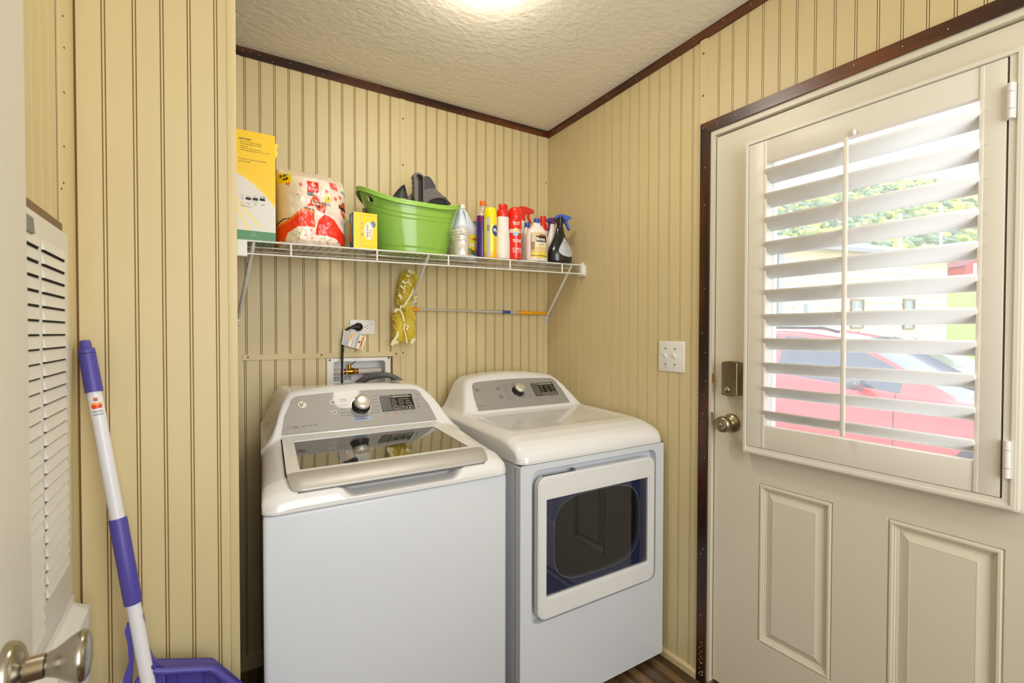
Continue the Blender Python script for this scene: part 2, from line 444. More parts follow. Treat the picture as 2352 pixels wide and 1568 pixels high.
# casing (brown)
c = MB(); c.poly([(0, 0), (.0366, 0), (.0366, CZ-.0366), (0, CZ)], (0, -.9327, 0), -Y_, Z_, -X_, .011); cz = struct(c.build('trim_12', M_brownz))
nb = MB(); nails(nb, [(-.011, -.945-random.random()*.018, random.choice([random.uniform(.02, .16), random.uniform(.02, 1.95)])) for i in range(34)], -X_); nb.build('nail_heads', M_nail, cz, kind='stuff')
c = MB(); c.poly([(0, 0), (1.03, 0), (1.03-.0366, -.0366), (.0366, -.0366)], (0, -.9327, CZ), -Y_, Z_, -X_, .011); cz = struct(c.build('trim_13', M_browny))
nb = MB(); nails(nb, [(-.011, y, CZ-.010-.012*random.random()) for y in (-.945, -1.0, -1.07, -1.16, -1.28, -1.42, -1.53, -1.62)], -X_); nb.build('nail_heads', M_nail, cz, kind='stuff')
c = MB(); c.box((-.011, -1.9265, 0), (0, -1.963, CZ-.0366)); struct(c.build('trim_14', M_brownz))
# jambs
c = MB(); c.box((-.003, -.9693, 0), (.12, -.982, 1.981)); c.build('jamb', M_wdoor, door)
c = MB(); c.box((-.003, -1.9265, 0), (.12, -1.914, 1.981)); c.build('jamb', M_wdoor, door)
c = MB(); c.box((-.003, -.982, 1.963), (.12, -1.914, 1.981)); c.build('head_jamb', M_wdoor, door)
c = MB(); c.box((-.02, -.982, 0), (.12, -1.914, .022), .003); c.build('threshold', M_brass_ant, door)
# slab
dx = .010
y0, y1, z0, z1 = -.9865, -1.911, .03, 1.957
GY0, GY1, GZ0, GZ1 = -1.150, -1.72, .895, 1.872         # glass opening
s_ = MB()
def sb_(a, b, c_, d_): s_.box((dx, a, c_), (dx+.044, b, d_))
sb_(y0, GY0, GZ0, z1); sb_(GY1, y1, GZ0, z1); sb_(GY0, GY1, GZ1, z1)
# lower part with two raised panels: rectangles from the photograph
pA = onx(1742.3, 1107.8, dx); pB = onx(1913.3, 1157.7, dx); pC = onx(1735.9, 1470.7, dx)
pD = onx(2038, 1194.1, dx); pE = onx(2309.7, 1273.4, dx)
pan = [(pA.y, pB.y, pC.z, pA.z), (pD.y, pE.y, pC.z, pA.z)]
zl, zh = pC.z, pA.z
sb_(y0, y1, zh, GZ0); sb_(y0, y1, z0, zl); sb_(y0, pan[0][0], zl, zh); sb_(pan[0][1], pan[1][0], zl, zh); sb_(pan[1][1], y1, zl, zh)
slab = s_.build('door_slab', M_wdoor, door)
def raised(a, b_, c_, d_):
    """stepped moulding and raised field, as nested rings (inset, depth from face)"""
    st = [(0, 0), (.003, .004), (.007, -.002), (.012, -.002), (.0135, .003), (.017, .003), (.0185, .007), (.022, .007), (.0235, .010), (.026, .010), (.048, .001), (.049, .0015)]
    b = MB(); R = []
    for (i, d) in st: R.append([(dx+d, a-i, c_+i), (dx+d, b_+i, c_+i), (dx+d, b_+i, d_-i), (dx+d, a-i, d_-i)])
    for P, Q in zip(R, R[1:]):
        b.add(P+Q, [(i, (i+1) % 4, 4+(i+1) % 4, 4+i) for i in range(4)])
    b.add(R[-1], [(0, 1, 2, 3)])
    return b.build('panel', M_wdoor, slab)
for p_ in pan: raised(*p_)
# lite frame behind the shutter, glass
c = MB()
def rect(a, b, c_, d_): return [(a, c_), (b, c_), (b, d_), (a, d_)]
c.ring(rect(0, GY0-GY1, 0, GZ1-GZ0), rect(.028, GY0-GY1-.028, .028, GZ1-GZ0-.028), (dx+.044, GY0, GZ0), -Y_, Z_, -X_, .05); c.build('lite_frame', M_white, door)
mg = D.materials.new('window_glass'); mg.use_nodes = True; t = mg.node_tree; t.nodes.clear()
out = t.nodes.new('ShaderNodeOutputMaterial'); mx = t.nodes.new('ShaderNodeMixShader'); tr = t.nodes.new('ShaderNodeBsdfTransparent'); gl = t.nodes.new('ShaderNodeBsdfGlossy'); gl.inputs['Roughness'].default_value = .02
fr = t.nodes.new('ShaderNodeFresnel'); fr.inputs[0].default_value = 1.35
tl = t.nodes.new('ShaderNodeBsdfTranslucent'); tl.inputs[0].default_value = (.9, .93, 1, 1); m2 = t.nodes.new('ShaderNodeMixShader'); m2.inputs[0].default_value = .10
t.links.new(fr.outputs[0], mx.inputs[0]); t.links.new(tr.outputs[0], m2.inputs[1]); t.links.new(tl.outputs[0], m2.inputs[2])
t.links.new(m2.outputs[0], mx.inputs[1]); t.links.new(gl.outputs[0], mx.inputs[2]); t.links.new(mx.outputs[0], out.inputs[0])
c = MB(); c.box((dx+.02, GY0-.02, GZ0+.02), (dx+.024, GY1+.02, GZ1-.02)); c.build('glass', mg, door)
# strike plates on the jamb
c = MB(); a = onx(1637, 865, -.0035); c.box((-.0045, a.y+.002, a.z-.022), (-.003, a.y-.004, a.z+.012)); c.build('strike_plate', M_brass, door)
c = MB(); a = onx(1636, 958, -.0035); c.box((-.006, a.y+.004, a.z-.025), (-.003, a.y-.005, a.z+.018), .001); c.build('strike_plate', M_brass_ant, door)
# deadbolt housing
fx = -.022
A = onx(1656.5, 831, fx); B = onx(1691, 909, fx)
wd = A.y-onx(1693, 834, fx).y; hh = A.z-onx(1655, 905, fx).z
c = MB(); W0, H0 = wd, hh
pts = [(0, 0), (W0, 0)]+[(W0-W0*i/8, H0+.006*math.sin(PI*i/8)) for i in range(9)][1:-1]
pts = [(W0*i/8, -.004*math.sin(PI*i/8)) for i in range(9)]+[(W0-W0*i/8, H0+.004*math.sin(PI*i/8)) for i in range(9)]
O = Vector((dx, A.y, A.z-H0))
bm = bmesh.new(); vsb = [bm.verts.new(O-Y_*p[0]+Z_*p[1]) for p in pts]; f_ = bm.faces.new(vsb)
r_ = bmesh.ops.extrude_face_region(bm, geom=[f_]); ev = [g_ for g_ in r_['geom'] if isinstance(g_, bmesh.types.BMVert)]
for v in ev: v.co.x = fx
bmesh.ops.bevel(bm, geom=[e for e in bm.edges if all(abs(v.co.x-fx) < 1e-5 for v in e.verts)], offset=.003, segments=3, affect='EDGES')
c.bm(bm, smooth=False); db = c.build('deadbolt', M_brass_ant, door)
c = MB(); p = onx(1670, 895, fx); c.lathe([(.011, 0), (.011, .002), (.0095, .004), (.0001, .004)], p, Y_, Z_, -X_, n=24, cap=False); c.build('rosette', M_nickel, db)
c = MB(); c.box((fx-.016, p.y-.0028, p.z-.0095), (fx-.002, p.y+.0028, p.z+.0095), .0015); c.build('thumb_turn', M_brass_ant, db)
# knob
p = onx(1681, 971, dx-.0005)
kn = MB(); kn.lathe([(.030, 0), (.032, .002), (.031, .006), (.027, .010), (.019, .014), (.014, .018), (.0125, .022), (.0125, .030)], p, Y_, Z_, -X_, n=36); kn.build('rose', M_brass_ant, door)
kb = MB(); kb.lathe([(.012, .028), (.014, .031), (.022, .036), (.0265, .043), (.0275, .050), (.026, .057), (.021, .062), (.013, .0645), (.012, .0635), (.008, .0635), (.0001, .0635)], p, Y_, Z_, -X_, n=36, cap=False)
ko = kb.build('door_knob', M_brass_ant, door)
kb = MB(); kb.lathe([(.006, .063), (.006, .067), (.0001, .067)], p, Y_, Z_, -X_, n=20, cap=False); kb.build('lock_button', M_nickel, ko)

# ------------------------------------------------------------------ plantation shutter
fxs = -.030      # face of frame
A = onx(1709, 326.7, fxs); Bp = onx(2347.9, 107, fxs); Cp = onx(1705.7, 1036, fxs); Dp = onx(2344.7, 1181.4, fxs)
FY0 = (A.y+Cp.y)/2; FY1 = (Bp.y+Dp.y)/2; FZ1 = (A.z+Bp.z)/2; FZ0 = (Cp.z+Dp.z)/2
sh = thing('plantation_shutter', 'white louvered interior shutter over the glass of the entry door', 'shutter', (fxs, FY0, FZ0))
PY0 = onx(1719, 334, fxs).y; PY1 = onx(2319, 130, fxs).y; PZ1 = onx(1719, 334, fxs).z; PZ0 = onx(1714, 1023, fxs).z
w1, h1 = FY0-FY1, FZ1-FZ0
c = MB()
c.ring(rect(0, w1, 0, h1), rect(FY0-PY0, FY0-PY1, PZ0-FZ0, PZ1-FZ0), (dx, FY0, FZ0), -Y_, Z_, -X_, dx-fxs-.004)
c.ring(rect(.004, w1-.004, .004, h1-.004), rect(.011, w1-.011, .011, h1-.011), (fxs+.004, FY0, FZ0), -Y_, Z_, -X_, .004)
c.ring(rect(.002, w1+.006, -.005, h1+.001), rect(.006, w1-.002, .004, h1-.003), (dx, FY0, FZ0), -Y_, Z_, -X_, .018)
c.build('frame', M_shut, sh)
fp = fxs+.004    # panel face
SY0 = onx(1756, 600, fp).y; SY1 = onx(2249, 600, fp).y
OZ1 = onx(1756, 371, fp).z; OZ0 = onx(1750, 975.5, fp).z
OZ1 = (OZ1+onx(2247.6, 228, fp).z)/2; OZ0 = (OZ0+onx(2240.7, 1063, fp).z)/2
g_ = .0012
for (a, b_, nm) in ((PY0-g_, SY0, 'stile'), (SY1, PY1+.004, 'stile')):
    c = MB(); c.box((fp, a, PZ0+g_), (fp+.026, b_, PZ1-g_), .0012); c.build(nm, M_shut, sh)
    e = b_ if a == PY0-g_ else a
    c = MB(); c.box((fp-.0012, e-.004, PZ0+.002), (fp+.004, e+.004, PZ1-.002), .0009); c.build('bead', M_shut, sh)
for (a, b_) in ((OZ1, PZ1-g_), (PZ0+g_, OZ0)):
    c = MB(); c.box((fp+.001, SY0, a), (fp+.026, SY1, b_), .001); c.build('rail', M_shut, sh)
# louvers
lt = [390.5, 445, 500, 555, 609, 664, 719, 774, 829, 884, 938]; rt = [249, 326.6, 402.5, 480, 556, 632.6, 709.5, 784.6, 861, 938.5, 1014]
tipx = fp-.013
LW = .060
zs = [(onx(1747.5, a, tipx).z+onx(2237, b, tipx).z)/2 for a, b in zip(lt, rt)]
ang = math.radians(38)
def louver_mb(z):
    c = MB(); L = SY0-SY1-.004; n = 10; prof = []
    for i in range(n+1):
        t_ = i/n; th = .0045*math.sin(PI*min(1, max(0, t_)))**.6+.0006; prof.append((t_*LW, th))
    pts = [(a, h) for a, h in prof]+[(a, -h) for a, h in reversed(prof)]
    U = Vector((math.cos(ang), 0, -math.sin(ang))); V = Vector((math.sin(ang), 0, math.cos(ang)))
    c.poly(pts, (tipx, SY0-.002, z), U, V, -Y_, L)
    for i in range(len(c.sm)): c.sm[i] = i > 1
    return c
z0l = zs[0]
l0 = louver_mb(z0l).build('louver', mat('louver_paint', rgb(248, 248, 246), .35), sh)
for z in zs[1:]: clone(l0, sh, (0, 0, z-z0l))
# tilt rod
a = onx(1944, 316, tipx-.006); b_ = onx(1941, 1003, tipx-.006)
c = MB(); c.box((tipx-.012, a.y-.0055, b_.z), (tipx-.001, a.y+.0055, a.z), .003); rod = c.build('tilt_rod', M_shut, sh)
c = MB(); q = onx(1961, 304, fp-.004); c.lathe([(.0065, 0), (.0065, .004), (.0001, .005)], q, Y_, Z_, -X_, n=16, cap=False, sv=1.5); c.build('rod_holder', M_white, sh)
for (t_, b0) in (((2322, 190), (2321.5, 272)), ((2314, 1012), (2312, 1098))):
    a = onx(*t_, fxs-.004); b_ = onx(*b0, fxs-.004); y = (a.y+b_.y)/2
    c = MB(); H = a.z-b_.z
    for k in range(3):
        zz0 = b_.z+H*(0, .27, .75)[k]+.0006; zz1 = b_.z+H*(.27, .75, 1)[k]-.0006
        c.tube([(fxs-.004, y, zz0), (fxs-.004, y, zz1)], .0058, 14)
    c.box((fxs-.001, y-.008, b_.z), (fxs+.006, y+.008, a.z)); c.build('hinge', M_white, sh)

# ------------------------------------------------------------------ ceiling lamp (just above the frame)
cl = thing('ceiling_lamp', 'round frosted dome light on the ceiling above the washer', 'lamp', (LAMP[0], LAMP[1], 2.34))
c = MB(); c.lathe([(.080, .02), (.090, 0), (.090, -.012), (.078, -.016)], (LAMP[0], LAMP[1], 2.333), n=40); c.build('base', M_white, cl)
c = MB(); c.lathe([(.078, -.012), (.077, -.024), (.066, -.040), (.046, -.050), (.024, -.055), (.001, -.056)], (LAMP[0], LAMP[1], 2.333), n=40, cap=False)
c.build('dome', mat('lamp_glass', rgb(255, 240, 215), .4, emit=((1, .93, .82, 1), 74)), cl)

# ------------------------------------------------------------------ washer
def emblem(b, O, U, V, N, r, mi_ring, mi_bg, mi_ink):
    """round monogram badge with script loops and four scrolls"""
    b.ring(circ(r, 32), circ(r*.9, 32), O, U, V, N, .0022, mi=mi_ring); b.poly(circ(r*.9, 32), O, U, V, N, .0014, mi=mi_bg)
    O2 = O+N*.0018
    def stroke(pts, wd): b.tube([O2+U*(p[0]*r)+V*(p[1]*r) for p in pts], wd*r, 6, mi=mi_ink)
    for k in range(4):
        a0 = k*PI/2+.35; pts = []
        for i in range(9):
            a = a0+i*.13; rr = .78-.10*math.sin(i/8*PI)*1.4; pts.append((rr*math.cos(a), rr*math.sin(a)))
        stroke(pts, .055)
    def loop(cx, cy, rx, ry, a0, a1, n=14): return [(cx+rx*math.cos(lerp(a0, a1, i/n)), cy+ry*math.sin(lerp(a0, a1, i/n))) for i in range(n+1)]
    stroke(loop(-.22, .05, .24, .36, .6, 2*PI-.2), .06); stroke([(-.22, -.02), (-.02, -.02), (-.05, -.3), (-.2, -.42)], .05)
    stroke(loop(.22, .2, .17, .2, 5.5, 1.2), .06); stroke(loop(.2, -.15, .22, .2, 2.2, 6.0), .06); stroke([(-.45, -.3), (-.1, .1), (.3, .45)], .035)

def console(kind, root, cx, yb, zb, yt, zt_, hb, ht, knobpx, emb, btn, disp, labelsL, labelsR):
    U = X_; Vv = Vector((0, yt-yb, zt_-zb)); H = Vv.length; V = Vv.normalized(); N = U.cross(V).normalized()
    if N.y > 0: N = -N
    O = Vector((cx, yb, zb))
    # silver panel with rounded top corners, crowned top edge
    pts = [(-hb, 0), (hb, 0)]
    r = .030
    def top(x): return H+.010*(1-(x/ht)**2)
    cxr = ht-r
    pts += [(lerp(hb, ht, .5)+.002, H*.5)]
    for i in range(9):
        a = i/8*PI/2; pts.append((cxr+r*math.cos(a), top(cxr)-r+r*math.sin(a)))
    for i in range(1, 12): x = lerp(cxr, -cxr, i/12); pts.append((x, top(x)))
    for i in range(9):
        a = PI/2+i/8*PI/2; pts.append((-cxr+r*math.cos(a), top(cxr)-r+r*math.sin(a)))
    pts += [(-lerp(hb, ht, .5)-.002, H*.5)]
    b = MB(); b.poly(pts, O+N*.0005, U, V, N, .0025); panel = b.build('control_panel', M_silver, root)
    O2 = O+N*.003
    def P(px, py): return onp(px, py, O2, N)
    b = MB(); emblem(b, P(*emb[0]), U, V, N, emb[1], 0, 1, 2); b.build('badge', [M_chrome, M_knobw, M_inkk if kind == 'dryer' else M_ink], panel)
    for (px, py), rr in btn:
        b = MB(); p = P(px, py); b.ring(circ(rr, 28), circ(rr*.82, 28), p, U, V, N, .0016, mi=0); b.poly(circ(rr*.82, 28), p, U, V, N, .0008, mi=1)
        b.lathe([(rr*.25, .0009), (rr*.25, .0014), (rr*.001, .0014)], p, U, V, N, n=12, cap=False, mi=2)
        b.build('button', [M_white if kind == 'washer' else M_ink, M_silver, M_ink], panel)
    # dial
    (kx, ky), kr = knobpx
    p = P(kx, ky)
    b = MB(); b.lathe([(kr*1.16, 0), (kr*1.16, .004), (kr*1.1, .005), (kr*1.04, .006), (kr*1.0, .026)], p, U, V, N, n=40, mi=0); b.ring(circ(kr*1.22, 40), circ(kr*1.14, 40), p, U, V, N, .002, mi=1)
    d_ = b.build('dial', [M_black, M_chrome], panel)
    b = MB(); b.lathe([(kr*1.0, .024), (kr*1.01, .030), (kr*.94, .034), (kr*.6, .0365), (.0002, .037)], p, U, V, N, n=40, cap=False); b.build('dial_cap', M_knobw, d_)
    # display
    a, b1, c1 = P(*disp[0]), P(*disp[1]), P(*disp[2])
    wD = (b1-a).dot(U); hD = abs((c1-a).dot(V)); oD = a-V*hD
    oD = Vector(oD)
    b = MB(); b.poly([(0, 0), (wD, 0), (wD, hD), (0, hD)], oD, U, V, N, .0008, mi=0); b.poly([(.0015, .0015), (wD*.3, .0015), (wD*.3, hD*.9), (.0015, hD*.9)], oD, U, V, N, .0011, mi=1)
    b.build('display', [M_disp, M_dispg], panel)
    b = MB()
    b.text('Est. Time Remaining', hD*.075, oD+U*(wD*.16)+V*(hD*.945)+N*.0008, U, V, N)
    names = ['Temp', 'Soil', 'Spin'] if kind == 'washer' else ['Time', 'Level', 'Temp']
    for k in range(3):
        xk = wD*(.42+.22*k)
        b.ring(rrect(wD*.19, hD*.19, .001, 3), rrect(wD*.178, hD*.17, .001, 3), oD+U*xk+V*(hD*.13)+N*.0007, U, V, N, .0004)
        b.text(names[k], hD*.105, oD+U*xk+V*(hD*.13)+N*.0008, U, V, N)
        lines = ['Hot', 'Warm', 'Colors', 'Cool', 'Tap Cold'] if k == 0 else (['Ex. Heavy', 'Heavy', 'Normal', 'Light'] if k == 1 else ['Max', 'More', 'Normal', 'No Spin'])
        if kind == 'dryer': lines = [['60 min', '50', '40', '30', '20'], ['Ex. Dry', 'Dry', 'Normal', 'Damp'], ['High', 'Medium', 'Low', 'Ex. Low']][k]
        for i, tx in enumerate(lines): b.text(tx, hD*.072, oD+U*(xk-wD*.045)+V*(hD*(.72-.42*i/(len(lines)-1)))+N*.0008, U, V, N, 'LEFT')
        if kind == 'washer': b.poly([(0, 0), (wD*.005, 0), (wD*.005, hD*.46), (0, hD*.46)], oD+U*(xk-wD*.075)+V*(hD*.28)+N*.0008, U, V, N, .0003)
    b.text('Wash  Rinse  Fill  Spin  Done', hD*.075, oD+U*(wD*.64)+V*(hD*.94)+N*.0008, U, V, N)
    b.poly([(wD*.33, hD*.86), (wD*.96, hD*.86), (wD*.96, hD*.89), (wD*.33, hD*.89)], oD+N*.0008, U, V, N, .0003)
    b.build('display_lettering', M_inkw, panel)
    b = MB(); ts = .0058 if kind == 'washer' else .0052
    for tx, (px, py) in labelsL: b.text(tx, ts, P(px, py), U, V, N, 'CENTER')
    for tx, (px, py) in labelsR: b.text(tx, ts, P(px, py), U, V, N, 'CENTER')
    b.build('lettering', M_ink, panel, kind='stuff')
    return panel, P, U, V, N, oD, wD, hD

def rows(a, b, n): return [lerp(a, b, i/n) for i in range(n+1)]
def cap_mesh(cx, hw, deckf, edgef, conf, yfront, yback, zskirt, warp=None):
    xs = sorted(set([round(v, 5) for v in rows(-hw, -hw+.02, 10)+rows(-hw+.02, -hw+.15, 40)+rows(-hw+.15, hw-.15, 44)+rows(hw-.15, hw-.02, 40)+rows(hw-.02, hw, 10)]))
    ys = sorted(set([round(v, 5) for v in rows(yfront, yfront+.012, 8)+rows(yfront+.012, yfront+.10, 26)+rows(yfront+.10, yback-.32, 16)+rows(yback-.32, yback-.14, 44)+rows(yback-.14, yback, 10)]))
    def zf(x, y):
        dk = deckf(x, y)-edgef(x, y); cs = conf(x, y)
        k_ = .008; h = max(k_-abs(dk-cs), 0)/k_
        return max(max(dk, cs)+h*h*k_*.25, zskirt+.006)
    def plan(x, y, r=.034):       # round the two front corners in plan
        a = (abs(x)-(hw-r))/r; c_ = ((yfront+r)-y)/r
        if a <= 0 or c_ <= 0: return x, y
        return math.copysign(hw-r+r*a*math.sqrt(1-c_*c_/2*.999), x), yfront+r-r*c_*math.sqrt(1-a*a/2*.999)
    b = MB(); n = len(xs); vs = []
    for y in ys:
        for x in xs:
            px_, py2 = plan(x, y); vs.append((cx+px_+(warp(x, y) if warp else 0), py2, zf(x, y)))
    fs = [(j*n+i, j*n+i+1, (j+1)*n+i+1, (j+1)*n+i) for j in range(len(ys)-1) for i in range(n-1)]
    b.add(vs, fs, smooth=True)
    loop = [j*n for j in range(len(ys)-1, -1, -1)]+[i for i in range(1, n)]+[j*n+n-1 for j in range(1, len(ys))]+[(len(ys)-1)*n+i for i in range(n-2, 0, -1)]
    L = len(loop); top = [Vector(vs[i]) for i in loop]; low = []
    for p in top: low.append(Vector((p.x, p.y, zskirt)))
    b.add(top+low, [(i, L+i, L+(i+1) % L, (i+1) % L) for i in range(L)], smooth=False)
    b.add(low, [list(range(L))[::-1]], smooth=False)
    return b, zf
def smin(a, b, k=.012):
    h = max(k-abs(a-b), 0)/k; return min(a, b)-h*h*k*.25

WC, WX0, WX1 = -1.069, -1.412, -.726
wash = thing('washing_machine', 'white top-load washer with dark glass lid, left of the dryer', 'washer', (WC, -.43, 0))
c = MB(); c.box((WX0+.003, -.777, .022), (WX1-.003, -.115, .83), .012)
for v in c.v:
    if v.x < WC and v.y > -.77: v.x += .053*(v.y+.78)/.66
c.build('cabinet', M_body, wash)
for (x, y) in ((WX0+.05, -.72), (WX1-.05, -.72), (WX0+.11, -.17), (WX1-.05, -.17)):
    f = MB(); f.lathe([(.022, 0), (.022, .012), (.012, .014), (.012, .024)], (x, y, .0), n=16); f.build('foot', M_blackm, wash)
dk = [(-.7875, .842), (-.786, .853), (-.782, .862), (-.774, .872), (-.76, .882), (-.74, .891), (-.7167, .9000), (-.426, .9395), (-.38, .943), (-.12, .945)]
def wdeck(x, y):
    z = interp(y, dk)
    s1 = sstep(.180, .140, abs(x-.012))*sstep(-.72, -.735, y)
    return lerp(z, min(z, .8435+(y+.7875)*.12), s1)
def wedge_(x, y):
    r = .085; t_ = max(0, (abs(x)-.343+r)/r); k_ = .040 if y > -.6 else lerp(.040, .030, (-.6-y)/.18)
    return k_*(1-math.sqrt(max(0, 1-t_*t_)))
zt1 = [(0, 1.089), (.1, 1.086), (.2, 1.075), (.225, 1.069), (.245, 1.057), (.265, 1.038), (.283, 1.010), (.296, .982), (.310, .955), (.325, .934), (.343, .915)]
def wcon(x, y):
    t_ = max(0, (y+.334)/.214); return smin(.9502+(y+.422)*(.104/.084), interp(abs(x)*(1-.075*t_), zt1)-.016*t_*sstep(.24, .1, abs(x)), .030)
def wtap(x, y): return .053*max(0, (y+.78)/.66)*sstep(-.19, -.343, x) if x < 0 else 0
capb, wz = cap_mesh(WC, .343, wdeck, wedge_, wcon, -.7875, -.12, .832, wtap)
capb.build('top_cover', M_appl, wash)
c = MB(); c.box((WX0+.014, -.7765, .8285), (WX1-.014, -.12, .8325))
for v in c.v:
    if v.x < WC and v.y > -.5: v.x += .053
c.build('seam', M_ink, wash)
# lid
lidN = Vector((0, -(.947-.9095), (.7167-.426))).normalized(); lidV = Vector((0, .2907, .0375)).normalized()
LO = Vector((WC, -.7167, .9095)); LH = .2931
outer = [(-.279, 0), (.279, 0), (.2545, LH), (-.2545, LH)]
def rpoly(P, r, n=4):
    out_ = []; m = len(P)
    for i in range(m):
        p0, p1, p2 = Vector(P[i-1]), Vector(P[i]), Vector(P[(i+1) % m]); a = (p0-p1).normalized(); b_ = (p2-p1).normalized()
        for k in range(n+1):
            t_ = k/n; q0 = p1+a*r; q1 = p1+b_*r; out_.append(tuple((q0*(1-t_)+p1*t_)*(1-t_)+(p1*(1-t_)+q1*t_)*t_))
    return out_
def topl(p): q = p-LO; return (q.x, q.dot(lidV))
gp = [topl(onp(px, py, LO, lidN)) for px, py in ((688.4, 1078.3), (1076, 1024.7), (993, 977.6), (674.4, 1013.3))]
gp = [(gp[0][0], max(.012, gp[0][1])), (gp[1][0], max(.012, gp[1][1])), gp[2], gp[3]]
ro = rpoly([(-.281, 0), (.281, 0), (.257, LH), (-.257, LH)], .008, 5); ri = rpoly(gp, .006, 5)
c = MB(); c.ring(ro, ri, LO-lidN*.006, X_, lidV, lidN, .006); lid = c.build('lid', M_appl, wash)
c = MB(); c.ring(rpoly([(-.2835, -.002), (.2835, -.002), (.2595, LH+.002), (-.2595, LH+.002)], .008, 5), rpoly([(-.279, 0.002), (.279, 0.002), (.255, LH-.002), (-.255, LH-.002)], .008, 5), LO-lidN*.0092, X_, lidV, lidN, .003); c.build('lid_seam', M_blackm, wash)
mgl = mat('dark_lid_glass', rgb(46, 44, 43), 0.03, 0, spec=1.0, coat=1)
mgl.node_tree.nodes['Principled BSDF'].inputs['IOR'].default_value = 2.3
c = MB(); c.poly(ri, LO-lidN*.004, X_, lidV, lidN, .0022); c.build('lid_glass', mgl, lid)
# silver grip strip, rolled over the front
def strip(u, v):
    x = lerp(-.281, .281, u); y, z = -.7167, .9095
    P_ = [(-.7167, .9098), (-.735, .9055), (-.752, .8985), (-.766, .8895), (-.7745, .8810), (-.7765, .8765), (-.774, .8735)]
    t_ = v*(len(P_)-1); i = min(int(t_), len(P_)-2); f = t_-i
    yy = lerp(P_[i][0], P_[i+1][0], f); zz = lerp(P_[i][1], P_[i+1][1], f)
    e = max(0, abs(u-.5)*2-.94)/.06
    x *= 1-.045*v*v*1.0; zz -= .002*e*e; yy += e*e*.012*v
    return (WC+x, yy, zz)
c = MB(); c.grid(strip, 40, 12); c.build('lid_handle', M_strip, lid)
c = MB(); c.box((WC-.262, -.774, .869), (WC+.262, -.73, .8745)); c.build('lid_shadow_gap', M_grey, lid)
panel, P, U, V, N, oD, wD, hD = console('washer', wash, WC, -.422, .9515, -.338, 1.0555, .2565, .224, ((829, 932), .0275),
    ((693.5, 930), .0135), [((764.5, 924.5), .0092), ((768, 947), .0078)], [(871, 909.5), (944.5, 904.5), (879, 945.5)],
    [('COLORS', (787, 917)), ('WHITES', (789, 921.5)), ('DELICATES', (789.5, 930)), ('JEANS', (787.5, 939)), ('ACTIVE WEAR', (794, 947.5)), ('QUICK WASH', (794.5, 954))],
    [('TOWELS', (861, 909.5)), ('BULKY', (861.5, 916.5)), ('CASUALS', (861.5, 924.5)), ('SANITIZE', (863, 933)), ('DEEP CLEAN', (862.5, 941)), ('DRAIN & SPIN', (862.5, 947.5))])
b = MB()
b.text('stain removal guide', .0062, P(832, 955.5), U, V, N, mi=0)
b.poly(rrect(.060, .0085, .004, 4), P(833, 961.5), U, V, N, .0004, mi=1); b.poly(rrect(.044, .0022, .0006, 3), P(829, 961.8)+N*.0004, U, V, N, .0003, mi=2)
b.build('stain_guide', [M_blue, M_lblue, M_inkk], panel)
b = MB(); b.text('deepFill   Quiet Wash', .0055, P(712, 977), U, V, N, bold=.01); b.ring(rrect(.016, .008, .001, 2), rrect(.0145, .0065, .001, 2), P(667, 981.5), U, V, N, .0003)
b.ring([(.007*math.cos(a), .003*math.sin(a)) for a in [2*PI*i/16 for i in range(16)]], [(.0045*math.cos(a), .0015*math.sin(a)) for a in [2*PI*i/16 for i in range(16)]], P(680.5, 980.5), U, V, N, .0003)
for (px, py, tx) in ((957, 906, 'Sound'), (957.5, 915.5, 'Lock'), (959.5, 925, 'Lid'), (961.5, 933.5, 'Delay'), (971, 932.5, '3 sec')):
    b.text(tx, .005, P(px, py), U, V, N)
for (px, py) in ((957.5, 917), (959.5, 926.5), (961.5, 934)): b.ring(rrect(.010, .007, .001, 2), rrect(.009, .006, .001, 2), P(px, py), U, V, N, .0003)
b.build('small_lettering', M_ink, panel, kind='stuff')
for (px, py, oc) in ((890.5, 949.5, 0), (911, 948, 1), (929, 947, 0), (946.5, 945.5, 0)):
    b = MB(); b.poly(rrect(.0145, .0075, .0018, 3), P(px, py), U, V, N, .0006, mi=0)
    b.ring(rrect(.0155, .0085, .0018, 3), rrect(.0140, .0070, .0018, 3), P(px, py), U, V, N, .0008, mi=1); b.text('Power' if oc else 'Extra', .0045, P(px, py)+N*.0006, U, V, N, mi=2)
    b.build('key', [M_silver, M_orange_ink if oc else M_silver, M_ink], panel)

# ------------------------------------------------------------------ dryer
DC, DX0, DX1 = -.3535, -.6875, -.0195
dry = thing('clothes_dryer', 'white front-load dryer with a square dark window, beside the entry door', 'dryer', (DC, -.43, 0))
yf = -.786
c = MB()
RX, RZ0, RZ1 = .289, .324, .8255
bx = lambda a, b_: c.box(a, b_)
# cabinet shell with a recess for the door
c.box((DX0+.002, yf+.03, .022), (DX1-.002, -.105, .846))
ou = rrect(.664, .824, .008, 6, 0, .434); inn = rrect(2*RX, RZ1-RZ0, .030, 6, 0, (RZ0+RZ1)/2)
c.ring(ou, inn, (DC, yf+.032, 0), X_, Z_, -Y_, .032)
c.build('cabinet', M_body, dry)
for (x, y) in ((DX0+.05, -.72), (DX1-.05, -.72), (DX0+.05, -.17), (DX1-.05, -.17)):
    f = MB(); f.lathe([(.022, 0), (.022, .012), (.012, .014), (.012, .024)], (x, y, .0), n=16); f.build('foot', M_blackm, dry)
ddk = [(-.790, .858), (-.7885, .868), (-.785, .876), (-.775, .889), (-.76, .901), (-.74, .912), (-.70, .925), (-.66, .931), (-.60, .935), (-.35, .943), (-.1, .946)]
def ddeck(x, y):
    z = interp(y, ddk)
    d = sstep(.30, .245, abs(x)+.09*sstep(-.45, -.33, y)*0)*sstep(-.665, -.60, y)*sstep(-.325, -.345, y+.0)
    return z-.006*d
